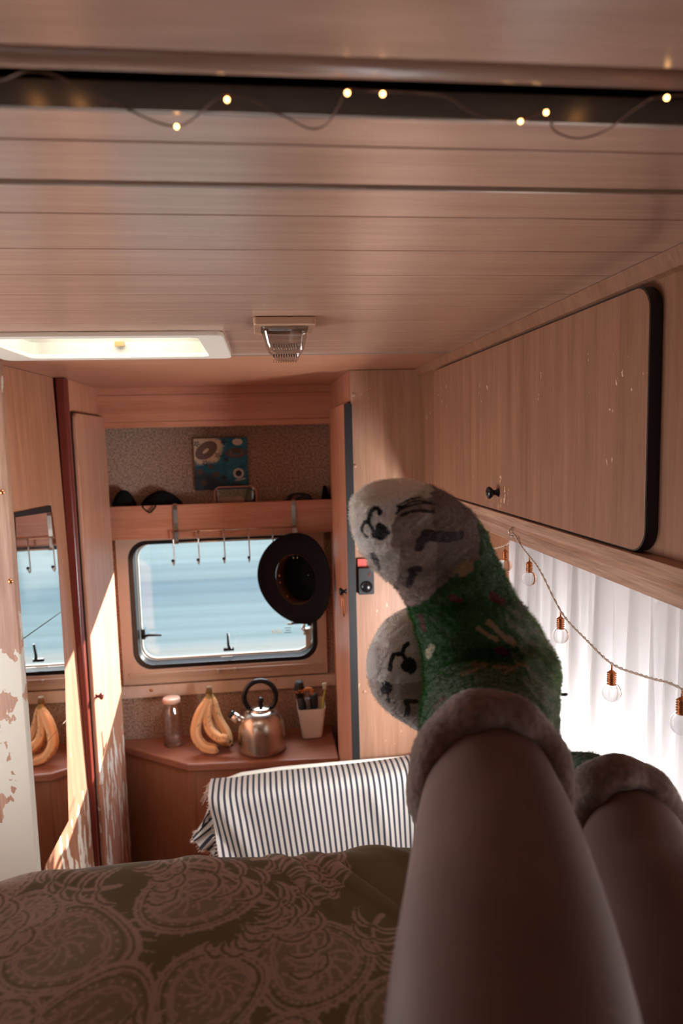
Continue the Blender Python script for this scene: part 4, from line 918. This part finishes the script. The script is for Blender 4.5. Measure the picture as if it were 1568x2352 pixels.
MARKS1={
 'nose':(0.0085,[(0.099,0.606,-0.087),(0.103,0.605,-0.088),(0.106,0.602,-0.084),(0.103,0.603,-0.081)]),
 'm1':(0.0035,[(0.099,0.606,-0.087),(0.096,0.607,-0.080),(0.093,0.608,-0.075),(0.093,0.608,-0.072),(0.095,0.606,-0.066),(0.098,0.605,-0.063),(0.101,0.604,-0.063),(0.103,0.603,-0.066),(0.102,0.603,-0.068)]),
 'm2':(0.0035,[(0.093,0.608,-0.075),(0.089,0.612,-0.077),(0.088,0.614,-0.082),(0.089,0.615,-0.087),(0.092,0.613,-0.090)]),
 's1':(0.0028,[(0.117,0.599,-0.068),(0.120,0.599,-0.065),(0.127,0.600,-0.062),(0.136,0.602,-0.061),(0.145,0.604,-0.060),(0.153,0.605,-0.061)]),
 's1b':(0.003,[(0.118,0.600,-0.062),(0.126,0.602,-0.058),(0.132,0.604,-0.056),(0.140,0.606,-0.055)]),
 's1c':(0.0025,[(0.118,0.599,-0.065),(0.127,0.601,-0.060),(0.134,0.602,-0.058),(0.140,0.604,-0.058),(0.149,0.605,-0.060)]),
 's1d':(0.003,[(0.121,0.598,-0.070),(0.128,0.599,-0.067),(0.135,0.599,-0.066),(0.143,0.600,-0.067),(0.152,0.601,-0.068)]),
 'w1':(0.0024,[(0.097,0.616,-0.106),(0.098,0.618,-0.110),(0.100,0.623,-0.118)]),
 'w2':(0.0024,[(0.099,0.614,-0.105),(0.101,0.616,-0.112),(0.104,0.623,-0.122)]),
 'w3':(0.002,[(0.097,0.620,-0.111),(0.102,0.616,-0.113)]),
 'eye':(0.007,[(0.137,0.599,-0.099),(0.138,0.598,-0.094),(0.145,0.598,-0.089),(0.155,0.599,-0.089),(0.170,0.602,-0.092),(0.178,0.605,-0.091)]),
 'eye2':(0.008,[(0.143,0.598,-0.088),(0.164,0.600,-0.092)]),
 'w4':(0.006,[(0.130,0.616,-0.138),(0.131,0.612,-0.133),(0.133,0.606,-0.124),(0.131,0.605,-0.121),(0.137,0.603,-0.120)]),
 'w5':(0.004,[(0.122,0.630,-0.140),(0.125,0.634,-0.145)]),
}
TINTS1={
 'muz':(0.022,[(0.100,0.606,-0.058),(0.089,0.611,-0.068),(0.093,0.610,-0.084),(0.103,0.607,-0.096),(0.111,0.605,-0.102),(0.113,0.599,-0.076),(0.109,0.603,-0.058),(0.111,0.656,-0.050),(0.125,0.613,-0.047),(0.091,0.617,-0.098),(0.096,0.617,-0.106)]),
 'brown':(0.006,[(0.185,0.603,-0.116),(0.172,0.600,-0.122),(0.186,0.602,-0.122),(0.178,0.600,-0.126)]),
 'tanA':(0.0045,[(0.190,0.593,-0.176),(0.199,0.591,-0.183),(0.206,0.590,-0.186)]),
 'tanB':(0.006,[(0.200,0.594,-0.171),(0.206,0.592,-0.177),(0.214,0.591,-0.185),(0.223,0.591,-0.192)]),
 'tanC':(0.004,[(0.167,0.573,-0.211),(0.175,0.572,-0.209),(0.191,0.575,-0.205)]),
 'tanD':(0.004,[(0.197,0.571,-0.205),(0.208,0.570,-0.206)]),
 'tanD2':(0.003,[(0.175,0.582,-0.207),(0.190,0.577,-0.204)]),
 'tanE':(0.003,[(0.203,0.562,-0.209),(0.222,0.575,-0.206),(0.229,0.575,-0.209)]),
 'redA':(0.006,[(0.144,0.621,-0.171),(0.145,0.622,-0.182)]),
 'redB':(0.008,[(0.207,0.603,-0.150),(0.215,0.604,-0.155)]),
 'redC':(0.006,[(0.139,0.555,-0.232),(0.146,0.554,-0.226)]),
 'redD':(0.006,[(0.207,0.587,-0.196),(0.212,0.585,-0.198)]),
 'redE':(0.005,[(0.168,0.600,-0.148),(0.175,0.599,-0.150)]),
 'creamA':(0.005,[(0.149,0.620,-0.207),(0.152,0.615,-0.198)]),
 'headback':(0.02,[(0.166,0.607,-0.068),(0.181,0.609,-0.080),(0.189,0.610,-0.091)]),
}
MARKS2={
 'nose':(0.011,[(0.136,0.655,-0.229),(0.140,0.655,-0.231),(0.139,0.655,-0.227)]),
 'm1':(0.004,[(0.136,0.655,-0.229),(0.136,0.656,-0.224),(0.132,0.658,-0.217),(0.135,0.660,-0.210),(0.138,0.660,-0.208)]),
 'm2':(0.0038,[(0.132,0.658,-0.217),(0.124,0.660,-0.218),(0.121,0.660,-0.223),(0.119,0.659,-0.233)]),
 'x1':(0.003,[(0.112,0.667,-0.258),(0.117,0.661,-0.248),(0.120,0.660,-0.252)]),
 'x2':(0.003,[(0.113,0.664,-0.250),(0.117,0.663,-0.258),(0.119,0.669,-0.271)]),
 'x3':(0.0028,[(0.115,0.661,-0.247),(0.119,0.662,-0.258)]),
 'x4':(0.003,[(0.113,0.668,-0.261),(0.120,0.661,-0.256)]),
 'y1':(0.005,[(0.138,0.671,-0.288),(0.138,0.664,-0.277),(0.136,0.661,-0.269),(0.146,0.660,-0.270)]),
}
W_ = lambda r, g, b: np.array(srgb(r, g, b)[:3])
LIGHT, GREY, BLACKW, GREEN, DKGREEN, TAN, REDW, CREAM = W_(226, 216, 206), W_(150, 130, 120), W_(34, 30, 32), W_(38, 78, 30), W_(26, 42, 22), W_(150, 118, 84), W_(104, 36, 40), W_(206, 200, 170)
def dist_poly(P, pl):
    pl = np.array(pl); d = np.full(len(P), 9.)
    for a, b in zip(pl[:-1], pl[1:]):
        ab = b-a; t = np.clip(((P-a)@ab)/(ab@ab+1e-12), 0, 1); d = np.minimum(d, np.linalg.norm(P-a-t[:, None]*ab, axis=1))
    return d
def hashn(P, k, sd):
    g = np.random.default_rng(sd); s = np.zeros(len(P))
    for o_ in range(3):
        q = g.normal(size=(3, 3)); s += np.sin(P@q[0]*k*(1.8**o_)+2*np.sin(P@q[1]*k*(1.8**o_)+g.random()*6)+g.random()*6)/(1.5**o_)
    return s/2
def fuzz_mat(name):
    m, t, b = new_mat(name); t.nodes.remove(b); a = t.nodes.new('ShaderNodeAttribute'); a.attribute_name = 'col'
    df = t.nodes.new('ShaderNodeBsdfDiffuse'); tl = t.nodes.new('ShaderNodeBsdfTranslucent'); mx = t.nodes.new('ShaderNodeMixShader'); mx.inputs[0].default_value = .55
    L = t.links.new; L(a.outputs['Color'], df.inputs[0]); L(a.outputs['Color'], tl.inputs[0]); L(df.outputs[0], mx.inputs[1]); L(tl.outputs[0], mx.inputs[2]); L(mx.outputs[0], t.nodes['Material Output'].inputs[0])
    return m
def sock(name, rings, n, m, colour, relief, fuzz, label, seed):
    V, th, Fw = loft(rings, n, m); P = V.reshape(-1, 3); ti = np.repeat(np.arange(n), m)/n; tj = np.tile(np.arange(m), n)/m
    knit = np.sin(2*PI*ti*110+1.6*np.abs(((tj*120) % 1)-.5)*4)*.6+.4*np.cos(2*PI*tj*120); Cn = V.mean(1, keepdims=True)
    N = (V-Cn); N /= np.linalg.norm(N, axis=2)[..., None]+1e-9
    NF = N.reshape(-1, 3); P2 = P+NF*(relief*hashn(P, 230, seed)+.0004*knit+.0012*hashn(P, 60, seed+1))[:, None]
    tip = P2.reshape(n, m, 3)[-1].mean(0)
    # round off the toe
    rows = [[tuple(p) for p in r] for r in P2.reshape(n, m, 3)]
    mb = MB().grid(rows, closed=True, caps=True)
    o = build(name, mb, vcol(name+'_wool', rough=1, sheen=.5, bump=.8, bscale=900), pe, fix=False, label=label)
    cols = np.clip(colour(P, NF, 1.0)*(1+.24*knit[:, None]), .003, 1); setcol(o, cols)
    g = np.random.default_rng(seed); hs = MB(); pick = g.integers(m, n*m-m, fuzz); hv = []; hc = []
    lens = fuzzlen(P[pick], g)
    for i, k in enumerate(pick):
        p = P2[k]+g.normal(size=3)*.0008; d = NF[k]+g.normal(size=3)*.55; d /= np.linalg.norm(d); s_ = np.cross(d, g.normal(size=3)); s_ /= np.linalg.norm(s_)+1e-9
        l_ = lens[i]; hv += [p+s_*.00026, p-s_*.00026, p+d*l_+g.normal(size=3)*.0006]; c = cols[k]*g.uniform(.8, 1.5); c = c*np.array([1.25, 1.55, 1.15]) if c[1] > c[0]*1.3 else c; hc += [c, c, c*1.2]
    me = bpy.data.meshes.new('wool_fuzz'); nF = len(pick); L = WORLD_AT[pe.name]
    me.vertices.add(3*nF); me.vertices.foreach_set('co', (np.array(hv)-np.array(L)).astype(np.float32).ravel())
    me.loops.add(3*nF); me.loops.foreach_set('vertex_index', np.arange(3*nF, dtype=np.int32)); me.polygons.add(nF)
    me.polygons.foreach_set('loop_start', np.arange(0, 3*nF, 3, dtype=np.int32)); me.polygons.foreach_set('loop_total', np.full(nF, 3, np.int32)); me.update(); me.validate()
    f = bpy.data.objects.new('wool_fuzz', me); C.objects.link(f); f.parent = o; f['kind'] = 'stuff'
    me.materials.append(fuzz_mat(name+'_fuzz')); setcol(f, np.clip(np.array(hc), 0, 1))
    return o
SCL = dict(n=.58, m=.55, s=.40, w=.55, e=.62)
def sock1_colour(P, N, k):
    x, z = P[:, 0], P[:, 2]; n_ = hashn(P, 160, 9)
    zb = np.interp(x, [.10, .13, .15, .165, .185, .195, .200, .206], [-.20, -.168, -.145, -.130, -.122, -.113, -.078, -.02])
    gray = z > zb+.0022*n_
    c = np.where(gray[:, None], GREY, GREEN*.62+DKGREEN*.38)
    hk_ = hashn(P, 80, 21)
    c = c*(1+.16*hk_[:, None]*np.array([1, 1, 1]))
    xm = np.interp(z, [-.115, -.107, -.10, -.08, -.062, -.045], [.085, .104, .113, .112, .122, .150])
    mz = gray & (x < xm+.0012*n_) & (z > -.108)
    c[mz] = LIGHT
    fl = gray & ~mz & (x < .120) & (z < -.10); c[fl] = c[fl]*.35+LIGHT*.65*.85
    # brown back of the head
    hb_ = gray & ~mz & (x > .150+.1*np.clip(-.07-z, -.03, .03)); c[hb_] = c[hb_]*.35+W_(96, 74, 64)*.65
    tp = gray & ~mz & (z > -.053+.004*n_) & (x < .155); c[tp] = LIGHT*.75
    low = ~gray & (x > .228); c[low] = c[low]*.6+W_(120, 128, 96)*.4
    rib = ~gray & (x > .218) & (z < -.16) & (np.sin(P[:, 0]*420+P[:, 2]*420+1.5*n_) > .35+.5*hashn(P, 300, 31)); c[rib] = c[rib]*.7+CREAM*.3*.7
    for kk, (r, pl) in MARKS1.items():
        c[dist_poly(P, pl) < r*SCL.get(kk[:1], .5)+.0004*n_] = BLACKW if kk[:1] in 'nmsx' else W_(58, 46, 44)
    for kk, (r, pl) in TINTS1.items():
        if kk[:3] in ('tan', 'bro'): c[dist_poly(P, pl) < r*.5+.0008*n_] = TAN*.8
        elif kk[:3] == 'red': c[dist_poly(P, pl) < r*.6+.0012*n_] = REDW*.8
        elif kk[:3] == 'cre': c[dist_poly(P, pl) < r*.7+.0012*n_] = CREAM*.8
    sp = np.random.default_rng(3).random(len(P)) < .006; c[sp & gray] = BLACKW
    return np.clip(c, .004, 1)
def sock2_colour(P, N, k):
    x, z = P[:, 0], P[:, 2]; n_ = hashn(P, 160, 12)
    gray = x < .205+.004*n_
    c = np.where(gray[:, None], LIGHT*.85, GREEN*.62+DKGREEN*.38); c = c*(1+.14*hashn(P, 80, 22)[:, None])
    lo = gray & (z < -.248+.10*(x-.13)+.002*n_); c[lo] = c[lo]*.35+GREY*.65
    for kk, (r, pl) in MARKS2.items(): c[dist_poly(P, pl) < r*.58+.0004*n_] = BLACKW
    sp = np.random.default_rng(4).random(len(P)) < .008; c[sp & gray] = BLACKW
    return np.clip(c, .004, 1)
def fuzzlen(P, g):
    return np.where(P[:, 2] > -.12, g.uniform(.0008, .0022, len(P)), g.uniform(.0018, .0046, len(P)))
s1 = sock('sock', FOOT1, 420, 280, sock1_colour, .0005, 75000, 'green sock with grey cat-face toe on the raised front foot', 5)
def fuzzlen(P, g): return np.where(P[:, 0] < .2, g.uniform(.0008, .0022, len(P)), g.uniform(.0018, .0042, len(P)))
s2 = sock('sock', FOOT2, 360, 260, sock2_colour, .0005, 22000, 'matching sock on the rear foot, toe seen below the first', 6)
# rolled fleece cuffs
def cuff(c, ax, rx, rz, tr, parent, seed, tilt=(0, 0)):
    A = Vector(ax).normalized(); S = Vector((1, 0, 0)); S = (S-A*S.dot(A)).normalized(); U_ = S.cross(A)
    rows = []; g = np.random.default_rng(seed); ph = g.random(4)*6
    for a in np.linspace(0, 2*PI, 120, endpoint=False):
        o_ = S*math.cos(a)*rx+U_*math.sin(a)*rz; d = o_.normalized()
        t_ = tr*(1+.10*math.sin(3*a+ph[0])+.06*math.sin(8*a+ph[1]))
        rows.append([tuple(Vector(c)+o_+d*t_*math.cos(b)+A*t_*1.35*math.sin(b)+d*.0006*math.sin(a*60+b*9+ph[2])) for b in np.linspace(0, 2*PI, 28, endpoint=False)])
    rows.append(rows[0])
    return build('rolled_cuff', MB().grid(rows, closed=True), 'cuff', parent, label='rolled down brown fleece cuff')
cuff((.1700, .502, -.2725), (.05, .95, -.16), .0515, .0535, .0160, s1, 1)
cuff((.3155, .562, -.3560), (.10, .95, -.10), .0420, .0450, .0150, s2, 2)
build('burr', MB().tube([(.262, .60, -.243), (.268, .60, -.242), (.274, .60, -.246)], .0004, 5).ball((.2765, .60, -.2475), .0020, 8, sc=(1.8, 1, .9)), 'black', s1)
